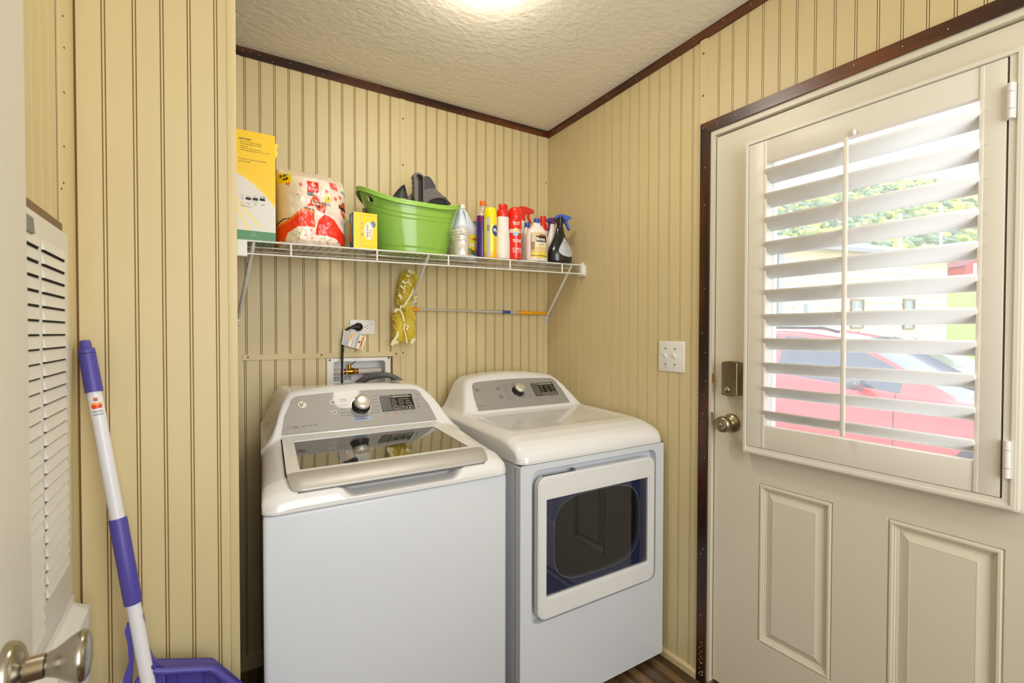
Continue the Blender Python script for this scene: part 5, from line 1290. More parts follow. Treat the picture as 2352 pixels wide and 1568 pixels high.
# purple trigger spray
B = bottle('purple_trigger_spray', 'colourful trigger spray bottle with purple head, behind the black bottle', 1250, 1281, 501, -.16, sv=.6)
def mc(a_, z):
    n_ = noise.noise(Vector((a_*2, z*6, 4)))
    if z > .66: return rgb(96, 50, 130)
    if z > .46: return lin_mix(rgb(240, 150, 40), rgb(190, 60, 90), .5+n_)
    return lin_mix(rgb(40, 40, 90), rgb(200, 40, 40), max(0, n_*2))
o, pr = body(B, [(0, .95), (.012, 1), (.45, 1), (.58, .8), (.68, .45), (.76, .36), (.78, .36)], M_gloss, colfn=mc)
trigger(B, .76, mat('violet_plastic', rgb(112, 70, 150), .3), mat('violet_plastic', (1, 1, 1, 1)), math.radians(205), L=.035)
b = MB(); wrap(b, B, pr, 'NEW', math.radians(215), .50, .010, bold=.03); b.build('lettering', M_inkw, B['t'], kind='stuff')
# white bottle behind black
B = bottle('plain_white_bottle', 'plain white bottle edge showing left of the black spray bottle', 1256, 1282, 516, -.215, sv=.8)
o, pr = body(B, [(0, .95), (.012, 1), (.50, 1), (.72, .75), (.88, .5), (.92, .42), (1, .40)], mat('white_bottle', (1, 1, 1, 1)))
# black spray bottle with blue trigger
B = bottle('black_spray_bottle', 'glossy black teardrop spray bottle with a blue trigger, at the shelf right end', 1258, 1313, 492, -.262, sv=.62, rot=math.radians(0))
o, pr = body(B, [(0, .90), (.012, .95), (.06, 1.0), (.20, 1.0), (.34, .84), (.48, .58), (.60, .40), (.72, .29), (.73, .28)], mat('gloss_black', rgb(18, 17, 18), .18, coat=.4))
lb = patch(B, pr, math.radians(285), .80, .12, .52, lambda u, v: rgb(196, 198, 204) if .02 < u < .98 else rgb(150, 152, 160), shape=lambda v: math.sqrt(max(0, 1-((v-.28)/.28)**2)) if v < .28 else (1-((v-.28)/.72)**1.7)*1.0)
b = MB(); wrap(b, B, pr, 'DAILY', math.radians(283), .405, .0085, mi=0, bold=.03)
for i in range(8): wrap(b, B, pr, 'spray and wipe surface', math.radians(284), .37-.025*i, .0034, mi=1)
b.build('lettering', [M_blue, M_ink], lb, kind='stuff')
c = MB(); zc0 = B['h']*.72; c.lathe([(.0135, zc0), (.0138, zc0+.004), (.0135, zc0+.030), (.016, B['h']*.92), (.017, B['h']*.93)], B['o'], n=28); c.build('collar', M_black, B['t'])
U = Vector((math.cos(math.radians(-12)), math.sin(math.radians(-12)), 0)); N = U.cross(Z_); O = B['o']+Z_*(B['h']*.90)
c = MB(); c.poly([(-.028, -.004), (-.030, .004), (-.020, .014), (-.004, .020), (.020, .019), (.042, .014), (.054, .013), (.054, .004), (.046, -.002), (.040, -.004), (.036, -.010), (.024, -.004), (.010, .003), (-.012, .002)], O-N*.010, U, Z_, N, .020); c.build('spray_head', mat('mid_blue_plastic', rgb(66, 96, 190), .3), B['t'])
c = MB(); c.poly([(.026, -.004), (.036, -.010), (.041, -.022), (.052, -.046), (.049, -.050), (.043, -.046), (.032, -.026), (.024, -.014)], O-N*.006, U, Z_, N, .012); c.build('trigger', mat('mid_blue_plastic', (1, 1, 1, 1)), B['t'])
c = MB(); c.poly([(-.029, -.004), (.012, .002), (.020, -.008), (.014, -.024), (-.012, -.024), (-.020, -.012)], O-N*.009, U, Z_, N, .018); c.build('head_underside', M_black, B['t'])

# ------------------------------------------------------------------ duster hanging on the wall
ds = thing('feather_duster', 'fluffy yellow duster with telescopic grey pole and orange grip, lying across the shelf braces', 'duster', (-.5, -.03, 1.36))
Yd = -.030
def rod(pxa, pxb, r, M, nm, Y=Yd, **k): c = MB(); c.tube([ony(*pxa, Y), ony(*pxb, Y)], r, 16); return c.build(nm, M, ds)
rod((962, 710.3), (1084, 714), .0044, M_alu, 'thin_tube'); rod((1082, 714), (1115, 715), .0056, M_alu, 'middle_tube'); rod((1113, 715), (1193, 717.5), .0072, M_alu, 'thick_tube')
c = MB(); c.tube([ony(1153, 716.3, Yd), ony(1171, 716.8, Yd)], .0078, 16); c.build('blue_band', M_bluep, ds)
c = MB(); c.tube([ony(1191, 717.5, Yd), ony(1196, 717.6, Yd), ony(1215, 718.2, Yd), ony(1240, 719, Yd), ony(1256, 719.4, Yd)], [.0085, .0088, .0092, .0078, .0050], 18); gr = c.build('grip', M_orange, ds)
c = MB()
for k in range(10): p = ony(1220+k*2.6, 718.5+k*.09, Yd); c.tube([p-X_*.0008, p+X_*.0008], .0094-.0002*k, 16, caps=False)
c.build('grip_inlay', mat('lime_grip', rgb(190, 190, 30), .4), gr, kind='stuff')
c = MB(); c.tube([ony(940, 709.5, -.035), ony(950, 710, Yd), ony(963.5, 710.3, Yd)], [.0085, .0080, .0062], 16); c.build('socket', M_orange, ds)
# the fluffy head: strands over a lobed core
lobes = [((940, 640), (934, 664), .036), ((936, 658), (928, 688), .031), ((932, 692), (936, 714), .020), ((938, 724), (939, 770), .026), ((918, 728), (919, 772), .026)]
c = MB(); rnd = random.Random(3)
core = []
for (a_, b_, r_) in lobes:
    P0, P1 = ony(*a_, -.050), ony(*b_, -.050)
    pts = [P0.lerp(P1, t_) for t_ in [-.25+1.5*q_/24 for q_ in range(25)]]; c.tube(pts, [r_*(.25+.65*math.sin(PI*q_/24)**.35)*(1+.10*noise.noise(Vector((q_*.8, r_*90, 1)))) for q_ in range(25)], 18, mi=0); core.append((P0, P1, r_))
c.col = None
cc = MB(); cc.col = rgb(255, 240, 100); cc.v, cc.f, cc.m, cc.sm = c.v, c.f, c.m, c.sm; cc.c = [cc.col]*len(c.f)
shades = [rgb(255, 242, 110), rgb(255, 236, 78), rgb(255, 248, 155), rgb(255, 230, 60), rgb(255, 244, 130)]
for (P0, P1, r_) in core:
    ax = (P1-P0).normalized(); L = (P1-P0).length
    for k in range(int(1500*(L+2*r_)*r_/.0045)):
        s_ = rnd.uniform(-r_*.8, L+r_*.8); a_ = rnd.uniform(0, 2*PI); q = ax.orthogonal().normalized(); w_ = ax.cross(q); n_ = q*math.cos(a_)+w_*math.sin(a_)
        over = max(0, -s_, s_-L); rr = math.sqrt(max(.0, r_*r_-over*over)); n2 = (n_*rr+ax*(s_-min(max(s_, 0), L))).normalized()
        clump = .75+.45*noise.noise(Vector((s_*60, a_*2, r_*100)))
        base = P0+ax*s_+n_*rr*.82; tip = base+n2*r_*.24*clump+Vector((rnd.gauss(0, .004), rnd.gauss(0, .003), rnd.gauss(0, .004)-.002)); md = base.lerp(tip, .5)+Vector((rnd.gauss(0, .002), rnd.gauss(0, .002), rnd.gauss(0, .002)))
        if tip.y > -.004: tip.y = -.004
        if base.y > -.005: base.y = -.005
        wv = n2.cross(Vector((rnd.random(), rnd.random(), rnd.random()))).normalized()*.0020
        cc.col = rnd.choice(shades); cc.add([base-wv, base+wv, md+wv*.9, md-wv*.9, tip], [(0, 1, 2, 3), (3, 2, 4)], smooth=False)
M_fluff = D.materials.new('fluff_fibre'); M_fluff.use_nodes = True; t = M_fluff.node_tree; bs_ = t.nodes['Principled BSDF']; bs_.inputs['Roughness'].default_value = .8
at_ = t.nodes.new('ShaderNodeAttribute'); at_.attribute_name = 'Col'; tl = t.nodes.new('ShaderNodeBsdfTranslucent'); mx = t.nodes.new('ShaderNodeMixShader'); mx.inputs[0].default_value = .45
t.links.new(at_.outputs['Color'], bs_.inputs['Base Color']); t.links.new(at_.outputs['Color'], tl.inputs[0]); t.links.new(bs_.outputs[0], mx.inputs[1]); t.links.new(tl.outputs[0], mx.inputs[2]); t.links.new(mx.outputs[0], t.nodes['Material Output'].inputs[0])
cc.build('fluff', M_fluff, ds, kind='stuff')
M_rib = mat('ribbon_cloth', rgb(236, 226, 178), .7)
def ribbon(pts, wd_, Y=-.082):
    P_ = [ony(x, y, Y+.006*math.sin(i*2.1)) for i, (x, y) in enumerate(pts)]; b = MB(); vs = []
    for i, p in enumerate(P_):
        d = (P_[min(i+1, len(P_)-1)]-P_[max(i-1, 0)]).normalized(); n_ = d.cross(Y_).normalized()*wd_/2; vs += [p-n_+Y_*.002*math.sin(i*3), p+n_-Y_*.003*math.cos(i*2)]
    b.add(vs, [(2*i, 2*i+1, 2*i+3, 2*i+2) for i in range(len(P_)-1)], smooth=True); return b.build('ribbon', M_rib, ds)
for pts, wd_ in (([(952, 660), (945, 676), (936, 690), (930, 700), (924, 706)], .010), ([(921, 700), (920, 712), (925, 724), (928, 737)], .008), ([(906, 716), (913, 710), (920, 712)], .012), ([(899, 793), (906, 782), (912, 772), (915, 760)], .012), ([(900, 783), (907, 787), (915, 784)], .014), ([(929, 742), (928, 756), (932, 770), (935, 788)], .006), ([(944, 788), (949, 780), (955, 778)], .014), ([(932, 632), (938, 634), (944, 632)], .008), ([(938, 621), (946, 626), (951, 622)], .014), ([(923, 645), (931, 650), (938, 648), (944, 655)], .010), ([(920, 655), (926, 662), (932, 655)], .010), ([(916, 676), (921, 682), (922, 688)], .012), ([(958, 680), (952, 684), (956, 690), (950, 694)], .008), ([(936, 645), (944, 643), (950, 648)], .009), ([(924, 660), (931, 666), (926, 672)], .009), ([(932, 745), (938, 750), (934, 758)], .010)):
    ribbon(pts, wd_, -.084 if pts[0][0] > 905 else -.07)

# ------------------------------------------------------------------ broom with clipped-on dustpan
Pt = ony(196, 790, -.757); Pb = ony(336, 1545, -.845)
dirp = (Pb-Pt).normalized(); tf = (0.03-Pt.z)/dirp.z
def atpy(py):
    lo, hi = -.2, 1.4
    for _ in range(50):
        m_ = (lo+hi)/2
        if prj(Pt+dirp*m_)[1] < py: lo = m_
        else: hi = m_
    return Pt+dirp*lo
bro = thing('broom', 'broom with white pole and purple grips leaning on the panelled wall', 'broom', Pt+dirp*tf)
rP = .0122
c = MB(); c.tube([atpy(898), Pt+dirp*(tf-.03)], rP, 24); c.build('pole', M_pole, bro)
a, b_, e = atpy(782), atpy(800), atpy(900)
c = MB(); c.tube([a, a+dirp*.002, b_-dirp*.003, b_, b_+dirp*.001, b_+dirp*.006, e], [.0075, .0088, .0097, .0100, .0136, .0139, .0149], 26); gp_ = c.build('top_grip', M_purple, bro)
c = MB(); c.tube([b_+dirp*.0105, b_+dirp*.0115], .0143, 26, caps=False); c.build('grip_line', M_blackm, gp_)
a, e = atpy(1190), atpy(1385)
c = MB(); c.tube([a, a+dirp*.004, e-dirp*.004, e], [.0144, .0154, .0154, .0144], 26); c.build('middle_grip', M_purple, bro)
# printed label on the pole
nC = (CAM-Pt); nC = (nC-dirp*nC.dot(dirp)).normalized(); tC = dirp.cross(nC)
if tC.dot(_r2) < 0: tC = -tC
p0, p1 = atpy(908), atpy(960)
def polefn(x, y, o=p0, off=.0006): a_ = x/rP; return o+dirp*y+(nC*math.cos(a_)+tC*math.sin(a_))*(rP+off)
def lc(u, v):
    x, y = (u-.5)*2, v
    if .10 < y < .27 and abs(x) < .25-.8*abs(y-.19): return rgb(214, 84, 30) if (y*40) % 2 > .8 else rgb(120, 50, 30)
    if .33 < y < .58 and abs(x) < .62-.9*abs(y-.45): return rgb(226, 60, 24) if y > .44 else rgb(242, 150, 30)
    if (.68 < y < .71 or .76 < y < .78 or .84 < y < .86) and abs(x) < .62: return rgb(90, 96, 130)
    return rgb(226, 224, 228)
c = MB(); Lp = (p1-p0).length; c.grid(lambda u, v: polefn((u-.5)*2*rP*1.2, v*Lp), 40, 60, colfn=lc); c.build('sticker', M_paint, bro)
# broom head at the floor
hO = Pt+dirp*(tf-.02)
c = MB(); c.box((hO.x-.13, hO.y-.03, .10), (hO.x+.13, hO.y+.03, .15), .012); c.tube([Vector((hO.x, hO.y, .12)), Pt+dirp*(tf-.16)], .021, 18); c.build('head', M_purple, bro)
c = MB()
for i in range(26):
    for j in range(5): x = hO.x-.12+i*.0096; y = hO.y-.022+j*.011; c.tube([(x, y, .11), (x+(x-hO.x)*.12, y+(j-2)*.004, .002)], .003, 5)
c.build('bristles', mat('bristle_grey', rgb(120, 116, 140), .6), bro, kind='stuff')
# dustpan: clip arms around the pole and tray
YD = -.835
dpn = thing('clip_on_dustpan', 'purple dustpan clipped to the broom pole at the bottom left', 'dustpan', ony(430, 1560, YD))
def pd(l, Y): return [ony(x, y, Y) for x, y in l]
c = MB(); slabp(c, pd([(290, 1436), (297, 1436), (303, 1470), (306, 1520), (300, 1600), (280, 1600), (283, 1560), (296, 1520), (293, 1480), (286, 1450)], YD), .014); c.build('clip_arm', M_purple, dpn)
c = MB(); slabp(c, pd([(321, 1412), (328, 1412), (331, 1425), (334, 1458), (343, 1495), (352, 1515), (368, 1526), (380, 1532), (380, 1600), (345, 1600), (336, 1560), (328, 1500), (322, 1458), (324, 1430)], YD), .014); c.build('clip_arm', M_purple, dpn)
c = MB(); tp = pd([(352, 1540), (375, 1541), (430, 1538), (484, 1535), (495, 1540), (518, 1558), (546, 1580), (580, 1608)], YD-.010); c.tube(tp, [.006, .0068, .0068, .0068, .0072, .0072, .0072, .007], 12); c.tube(pd([(300, 1590), (320, 1560), (352, 1527)], YD-.01), .006, 10); c.build('rim', M_purple, dpn)
z_lo = ony(400, 1568, YD).z-.22
c = MB()
a0_, a1_, a2_ = ony(350, 1543, YD), ony(490, 1539, YD), ony(575, 1608, YD)
lw = Vector((a0_.x-.06, YD, z_lo)); rw = Vector((a2_.x+.02, YD, z_lo))
Bk = Vector((0, .045, 0))
c.add([a0_+Bk, a1_+Bk, a2_+Bk, rw+Bk, lw+Bk, a0_+Bk+Y_*.003, a1_+Bk+Y_*.003, a2_+Bk+Y_*.003, rw+Bk+Y_*.003, lw+Bk+Y_*.003], [(0, 1, 2, 3, 4), (9, 8, 7, 6, 5)])
for p, q in ((lw, a0_), (a0_, a1_), (a1_, a2_), (a2_, rw)): c.add([p, q, q+Bk, p+Bk], [(0, 1, 2, 3), (3, 2, 1, 0)])
c.build('tray', M_purple, dpn)
c = MB()
for px in (385, 410, 470, 500): p = ony(px, 1545, YD+.043); c.box((p.x-.0012, YD+.038, z_lo+.01), (p.x+.0012, YD+.045, p.z), 0)
c.build('ribs', M_purple, dpn, kind='stuff')

# ------------------------------------------------------------------ louvered closet panel on the left wall
XP = -1.741
fr_ = thing('louvered_panel', 'white metal louvered access panel on the left wall below a brown rail', 'panel', (XP, -.76, .6))
yR = onx(159.5, 800, XP).y; zT = (onx(158, 536, XP).z+onx(63, 482, XP).z)/2; zB = onx(158, 1378, XP).z; yL = -1.52
c = MB(); c.box((XL+.0005, yR, zB), (XP, yL, zT), .0012); sheet = c.build('sheet', mat('panel_enamel', rgb(226, 224, 218), .4), fr_)
rowpx = [592+(k*28.35) for k in range(26)]
zr0 = onx(147, 592, XP).z; zr1 = onx(147, 1300, XP).z
cols = [(onx(147, 592, XP).y, onx(94, 559, XP).y)]; wcol = cols[0][0]-cols[0][1]; gap = onx(94, 559, XP).y-onx(87, 557, XP).y
cols += [(cols[0][1]-gap, cols[0][1]-gap-wcol), (cols[0][1]-2*gap-wcol, cols[0][1]-2*gap-2*wcol)]
M_pan = mat('panel_enamel', (1, 1, 1, 1))
def louv(y0_, y1_, z):
    b = MB(); d = .0040; hgt = .017
    # hood: flush at the top, standing off at the bottom
    xs_ = XP+.0002
    b.add([(xs_, y0_, z+hgt), (xs_, y1_, z+hgt), (xs_+d, y1_-(-.004), z+.0), (xs_+d, y0_-.004, z+.0), (xs_, y0_, z), (xs_, y1_, z)], [(0, 1, 2, 3), (3, 4, 0), (2, 1, 5)], smooth=False)
    b.add([(xs_+d, y1_+.004, z), (xs_+d, y0_-.004, z), (xs_+d-.001, y0_-.004, z-.0002), (xs_+d-.001, y1_+.004, z-.0002)], [(0, 1, 2, 3)]); return b
M_dark = mat('slot_dark', rgb(16, 15, 14), .8)
base_l = {}
ns = 26; zstep = (zr0-zr1)/25
for k in range(ns+2):
    for ci, (ya_, yb_) in enumerate(cols):
        if k >= ns and ci == 0: continue
        z = zr0-.017+.0115-k*zstep
        if ci == 0 and k == 0 or 'l' not in base_l:
            o = louv(ya_, yb_, z).build('louver', M_pan, fr_); base_l['l'] = (o, ya_, z)
            b = MB(); b.box((XP-.0001, ya_-.001, z-.0035), (XP+.0004, yb_+.001, z+.0145)); o2 = b.build('slot', M_dark, fr_, kind='stuff'); base_l['s'] = o2
        else:
            o, y00, z00 = base_l['l']; clone(o, fr_, (0, ya_-y00, z-z00)); clone(base_l['s'], fr_, (0, ya_-y00, z-z00))
c = MB(); p = onx(66, 515, XP); c.poly([(-.05, -.012), (.013, -.012), (.006, .011), (-.05, .012)], (XP, p.y, p.z), Y_, Z_, X_, .004); c.build('latch', mat('latch_grey', rgb(120, 120, 122), .4), fr_)
# stepped base below
zs1 = zB-.005
c = MB(); c.poly([(0, 0), (.010, 0), (.010, -.016), (.016, -.020), (.034, -.028), (.034, -.60), (0, -.60)], (XL+.0005, yR+.004, zs1), X_, Z_, -Y_, .76); c.build('base_panel', M_pan, fr_)
# brown rail above and side batten
a = onx(128.5, 513, XL+.006)
c = MB(); zr_ = (onx(129, 499, XL+.006).z+onx(63, 463, XL+.006).z)/2; c.box((XL+.0002, ya-.001, zT+.001), (XL+.007, -1.56, zr_)); struct(c.build('trim_15', M_browny))

# ------------------------------------------------------------------ open white door in the left foreground
XD = -1.702; YE = onx(64.5, 700, XD).y
fd = sempty('door_2', (XD-.016, YE, 0))
c = MB(); c.box((XD-.034, YE, .012), (XD, YE-.66, 1.965), .002); c.build('door_slab', mat('smooth_white_door', rgb(232, 230, 222), .35), fd)
ky = YE-.100
kz = 1.26635
for zz in [i*.001 for i in range(700, 1100)]:
    if prj((XD+.03, ky, zz))[1] < 1530: kz = zz; break
c = MB(); c.lathe([(.0325, 0), (.0330, .003), (.0315, .008), (.027, .012), (.018, .0155), (.0125, .018), (.0125, .032), (.0115, .0325)], (XD, ky, kz), Y_, Z_, X_, n=44); c.build('rose', M_nickel, fd)
c = MB(); c.lathe([(.0105, .033), (.0120, .0335), (.0128, .035), (.0140, .039), (.0180, .046), (.0230, .053), (.0262, .059), (.0272, .0625), (.0264, .066), (.022, .069), (.012, .0712), (.0001, .0716)], (XD, ky, kz), Y_, Z_, X_, n=44, cap=False); c.build('door_knob', M_nickel, fd)
c = MB(); c.box((XD-.026, YE-.001, kz-.028), (XD-.008, YE+.0012, kz+.028)); c.build('latch_plate', M_nickel, fd)

# ------------------------------------------------------------------ outside
ZG = -.40
def cw(depth, px, py):        # point at a depth along the view axis
    g = ray(px, py); return CAM+g*depth
Fh = Vector((math.sin(YAW), math.cos(YAW), 0)); Rh = Vector((math.cos(YAW), -math.sin(YAW), 0))
def loc2(depth, px, z=0): p = CAM+Fh*depth+Rh*((px-1176)/1111.0*depth); return Vector((p.x, p.y, z))
M_lawn = mat('lawn', rgb(96, 140, 36), .9, vary=(rgb(128, 160, 52), 3, I3, .3, .7))
M_gravel = mat('gravel', rgb(214, 208, 198), .9, vary=(rgb(140, 132, 122), 30, I3, .35, .7))
c = MB(); c.add([(.6, -30, ZG), (40, -30, ZG), (40, 60, ZG), (.6, 60, ZG)], [(0, 1, 2, 3)]); g_ = struct(c.build('ground', M_gravel))
def terrain(u, v):
    d = lerp(14, 150, v**1.3); px = lerp(900, 3600, u); p = loc2(d, px)
    h = ZG+.02+interp(d, [(14, 0), (20, 1.3), (30, 3.6), (40, 4.6), (60, 7.4), (80, 10.4), (110, 28), (150, 46)])
    h *= 1 if d < 85 else .86+.20*math.sin(px*.0035+.6)
    p.z = h+.5*noise.noise(Vector((p.x*.05, p.y*.05, 0)))*(d > 24)
    return p
c = MB(); c.grid(terrain, 60, 50); struct(c.build('lawn_hill', M_lawn))
# wooded hillside: trees too many to count
rnd = random.Random(11)
ico = bmesh.new(); bmesh.ops.create_icosphere(ico, subdivisions=2, radius=1); iv = [v.co.copy() for v in ico.verts]; ifc = [[v.index for v in f.verts] for f in ico.faces]; ico.free()
c = MB(); cols_ = [rgb(126, 138, 48), rgb(88, 108, 44), rgb(62, 86, 44), rgb(148, 150, 58), rgb(74, 98, 60)]
for k in range(5600):
    d = rnd.uniform(82, 140); px = rnd.uniform(1500, 2600); v = ((d-14)/136)**(1/1.3); u = (px-900)/2700
    p = Vector(terrain(u, v)); rr = rnd.uniform(.7, 1.7)
    if d < 90 and 2190 < px < 2330: continue
    rr = rr; c.col = rnd.choice(cols_); sd_ = Vector((rnd.random()*50, 0, 0))
    c.add([p+Vector((q.x*rr, q.y*rr, q.z*rr*1.15+rr*.8))*1.0+q*(rr*.55*noise.noise(q*2.2+sd_)) for q in iv], ifc, smooth=False)
fo = c.build('hillside_trees', M_paint); fo['kind'] = 'stuff'; fo['label'] = 'wooded hillside in the distance seen through the door shutter'; fo['category'] = 'trees'
# house across the yard
Rr = loc2(20, 2172); dirH = Vector((math.sin(math.radians(102)), math.cos(math.radians(102)), 0)); nH = Vector((dirH.y, -dirH.x, 0))
if nH.dot(CAM-Rr) < 0: nH = -nH
def onh(px, py): g = ray(px, py); return CAM+g*((Rr-CAM).dot(nH)/g.dot(nH))
hs = thing('neighbour_house', 'cream house with horizontal siding and low grey roof across the yard', 'house', (Rr.x, Rr.y, ZG))
Lh = 13.0; zE = onh(2172, 588).z; zW = ZG
M_sid = mat('cream_siding', rgb(214, 196, 156), .6)
nlap = 17; lapH = (zE-zW)/nlap
b0 = MB(); b0.add([Rr-dirH*Lh+Z_*zW-nH*0, Rr+Z_*zW, Rr+Z_*(zW+lapH)-nH*.0, Rr-dirH*Lh+Z_*(zW+lapH), Rr-dirH*Lh+Z_*zW+nH*.035, Rr+Z_*zW+nH*.035], [(4, 5, 2, 3), (0, 1, 5, 4), (1, 2, 5)])
s0 = None
for k in range(nlap):
    if s0 is None: s0 = b0.build('siding_board', M_sid, hs)
    else: clone(s0, hs, (0, 0, k*lapH))
c = MB(); q = [Rr-nH*.01, Rr-nH*7, Rr-dirH*Lh-nH*7, Rr-dirH*Lh-nH*.01]
c.add([p+Z_*zW for p in q]+[p+Z_*zE for p in q], [(0, 1, 5, 4), (1, 2, 6, 5), (2, 3, 7, 6), (3, 0, 4, 7)]); c.add([q[0]+Z_*zE, q[1]+Z_*zE, (q[0]+q[1])/2+Z_*(zE+1.1)], [(0, 1, 2)]); c.add([q[3]+Z_*zE, q[2]+Z_*zE, (q[3]+q[2])/2+Z_*(zE+1.1)], [(0, 1, 2)]); c.build('wall', M_sid, hs)
c = MB(); e0 = Rr+nH*.4+dirH*.3; e1 = Rr-dirH*(Lh+.3)+nH*.4; r0 = Rr-nH*3.5+dirH*.3; r1 = Rr-dirH*(Lh+.3)-nH*3.5; f0 = Rr-nH*7.4+dirH*.3; f1 = Rr-dirH*(Lh+.3)-nH*7.4
zz = [zE-.08, zE+1.15]
c.add([e0+Z_*zz[0], e1+Z_*zz[0], r1+Z_*zz[1], r0+Z_*zz[1], f0+Z_*zz[0], f1+Z_*zz[0], e0+Z_*(zz[0]-.14), e1+Z_*(zz[0]-.14), f0+Z_*(zz[0]-.14), f1+Z_*(zz[0]-.14), r0+Z_*(zz[1]-.14), r1+Z_*(zz[1]-.14)], [(0, 3, 2, 1), (3, 4, 5, 2), (0, 1, 7, 6), (0, 6, 10, 3), (3, 10, 8, 4), (6, 7, 11, 10), (10, 11, 9, 8), (1, 2, 11, 7)]); c.build('roof', mat('grey_shingle', rgb(120, 122, 128), .8), hs)
M_hglass = mat('house_glass', rgb(96, 112, 106), .1, spec=.8); M_hframe = mat('dark_frame', rgb(110, 92, 62), .6)
def hwin(pxa, pya, pxb, pyb, nx_, ny_, fm=None):
    a, b_ = onh(pxa, pya), onh(pxb, pyb); wdt = (b_-a).dot(dirH); hgt = a.z-b_.z; O = Vector((a.x, a.y, b_.z))+nH*.03
    c = MB(); c.ring([(-.07, -.07), (wdt+.07, -.07), (wdt+.07, hgt+.07), (-.07, hgt+.07)], [(0, 0), (wdt, 0), (wdt, hgt), (0, hgt)], O, dirH, Z_, nH, .06); fr1 = c.build('window', fm or M_hframe, hs)
    for i in range(nx_):
        for j in range(ny_):
            c = MB(); x0_, y0_ = wdt*i/nx_+.02, hgt*j/ny_+.02; c.poly([(x0_, y0_), (wdt*(i+1)/nx_-.02, y0_), (wdt*(i+1)/nx_-.02, hgt*(j+1)/ny_-.02), (x0_, hgt*(j+1)/ny_-.02)], O, dirH, Z_, nH, .02); c.build('pane', M_hglass, fr1)
    c = MB(); c.poly([(0, 0), (wdt, 0), (wdt, hgt), (0, hgt)], O, dirH, Z_, nH, .012); c.build('muntin', M_white, fr1)
hwin(1954, 690, 1977, 750, 2, 3); hwin(2074, 690, 2094, 752, 2, 3)
c = MB(); a, b_ = onh(1823, 692), onh(1868, 790); wdt = (b_-a).dot(dirH); c.poly([(0, 0), (wdt, 0), (wdt, a.z-ZG), (0, a.z-ZG)], Vector((a.x, a.y, ZG))+nH*.03, dirH, Z_, nH, .05); hd = c.build('door', mat('white_house_door', rgb(250, 248, 244), .5), hs)
c = MB(); a, b_ = onh(1841, 698), onh(1850, 718); c.poly([(0, 0), ((b_-a).dot(dirH), 0), ((b_-a).dot(dirH), a.z-b_.z), (0, a.z-b_.z)], Vector((a.x, a.y, b_.z))+nH*.09, dirH, Z_, nH, .01); c.build('pane', M_hglass, hd)
c = MB(); a, b_ = onh(1783, 583), onh(1793, 722); c.poly([(0, 0), ((b_-a).dot(dirH), 0), ((b_-a).dot(dirH), a.z-b_.z), (0, a.z-b_.z)], Vector((a.x, a.y, b_.z))+nH*.04, dirH, Z_, nH, .08); c.build('downpipe', mat('grey_pipe', rgb(130, 132, 138), .6), hs)
# red barn and utility poles further off
bo_ = loc2(76, 2215); zb_ = CAM.z+(766-636)/1111*76
bn = thing('red_barn', 'small red barn with white doors far beyond the lawn', 'barn', (bo_.x, bo_.y, zb_))
M_barn = mat('barn_red', rgb(190, 60, 50), .7); w_ = 5.0; zt_ = CAM.z+(766-608)/1111*76
def ob_(u, v, z): return bo_+Rh*u+Fh*v+Z_*z
c = MB(); c.add([ob_(0, 0, zb_), ob_(w_, 0, zb_), ob_(w_, 6, zb_), ob_(0, 6, zb_), ob_(0, 0, zt_), ob_(w_, 0, zt_), ob_(w_, 6, zt_), ob_(0, 6, zt_), ob_(w_/2, 0, zt_+1.4), ob_(w_/2, 6, zt_+1.4)], [(0, 1, 5, 4), (1, 2, 6, 5), (2, 3, 7, 6), (3, 0, 4, 7), (4, 5, 8), (6, 7, 9)]); c.build('wall', M_barn, bn)
c = MB(); c.add([ob_(-.3, -.3, zt_-.1), ob_(w_/2, -.3, zt_+1.5), ob_(w_/2, 6.3, zt_+1.5), ob_(-.3, 6.3, zt_-.1), ob_(w_+.3, -.3, zt_-.1), ob_(w_+.3, 6.3, zt_-.1)], [(0, 1, 2, 3), (1, 4, 5, 2)]); c.build('roof', mat('barn_roof', rgb(120, 60, 56), .7), bn)
c = MB(); c.box((0, 0, 0), (0, 0, 0)); c = MB(); c.poly([(1.1, 0), (3.6, 0), (3.6, 2.2), (1.1, 2.2)], ob_(0, -.05, zb_), Rh, Z_, -Fh, .05); c.build('door', M_white, bn)
for (px, ptop, d, lab) in ((2064, 490, 40, 'utility pole standing before the wooded hill, left one'), (2157, 470, 52, 'more distant utility pole near the house corner')):
    p = loc2(d, px); zt__ = CAM.z+(766-ptop)/1111*d; zb__ = Vector(terrain((px-900)/2700, ((d-14)/136)**(1/1.3))).z-.3
    up = thing('utility_pole', lab, 'pole', (p.x, p.y, zb__)); c = MB(); c.tube([(p.x, p.y, zb__), (p.x, p.y, zt__)], .14, 8); c.build('post', mat('pole_wood', rgb(196, 188, 170), .8), up)
    c = MB(); q = Vector((p.x, p.y, zt__-.6)); c.tube([q-Rh*1.1, q+Rh*1.1], .07, 6); c.build('crossarm', mat('pole_wood', (1, 1, 1, 1)), up)

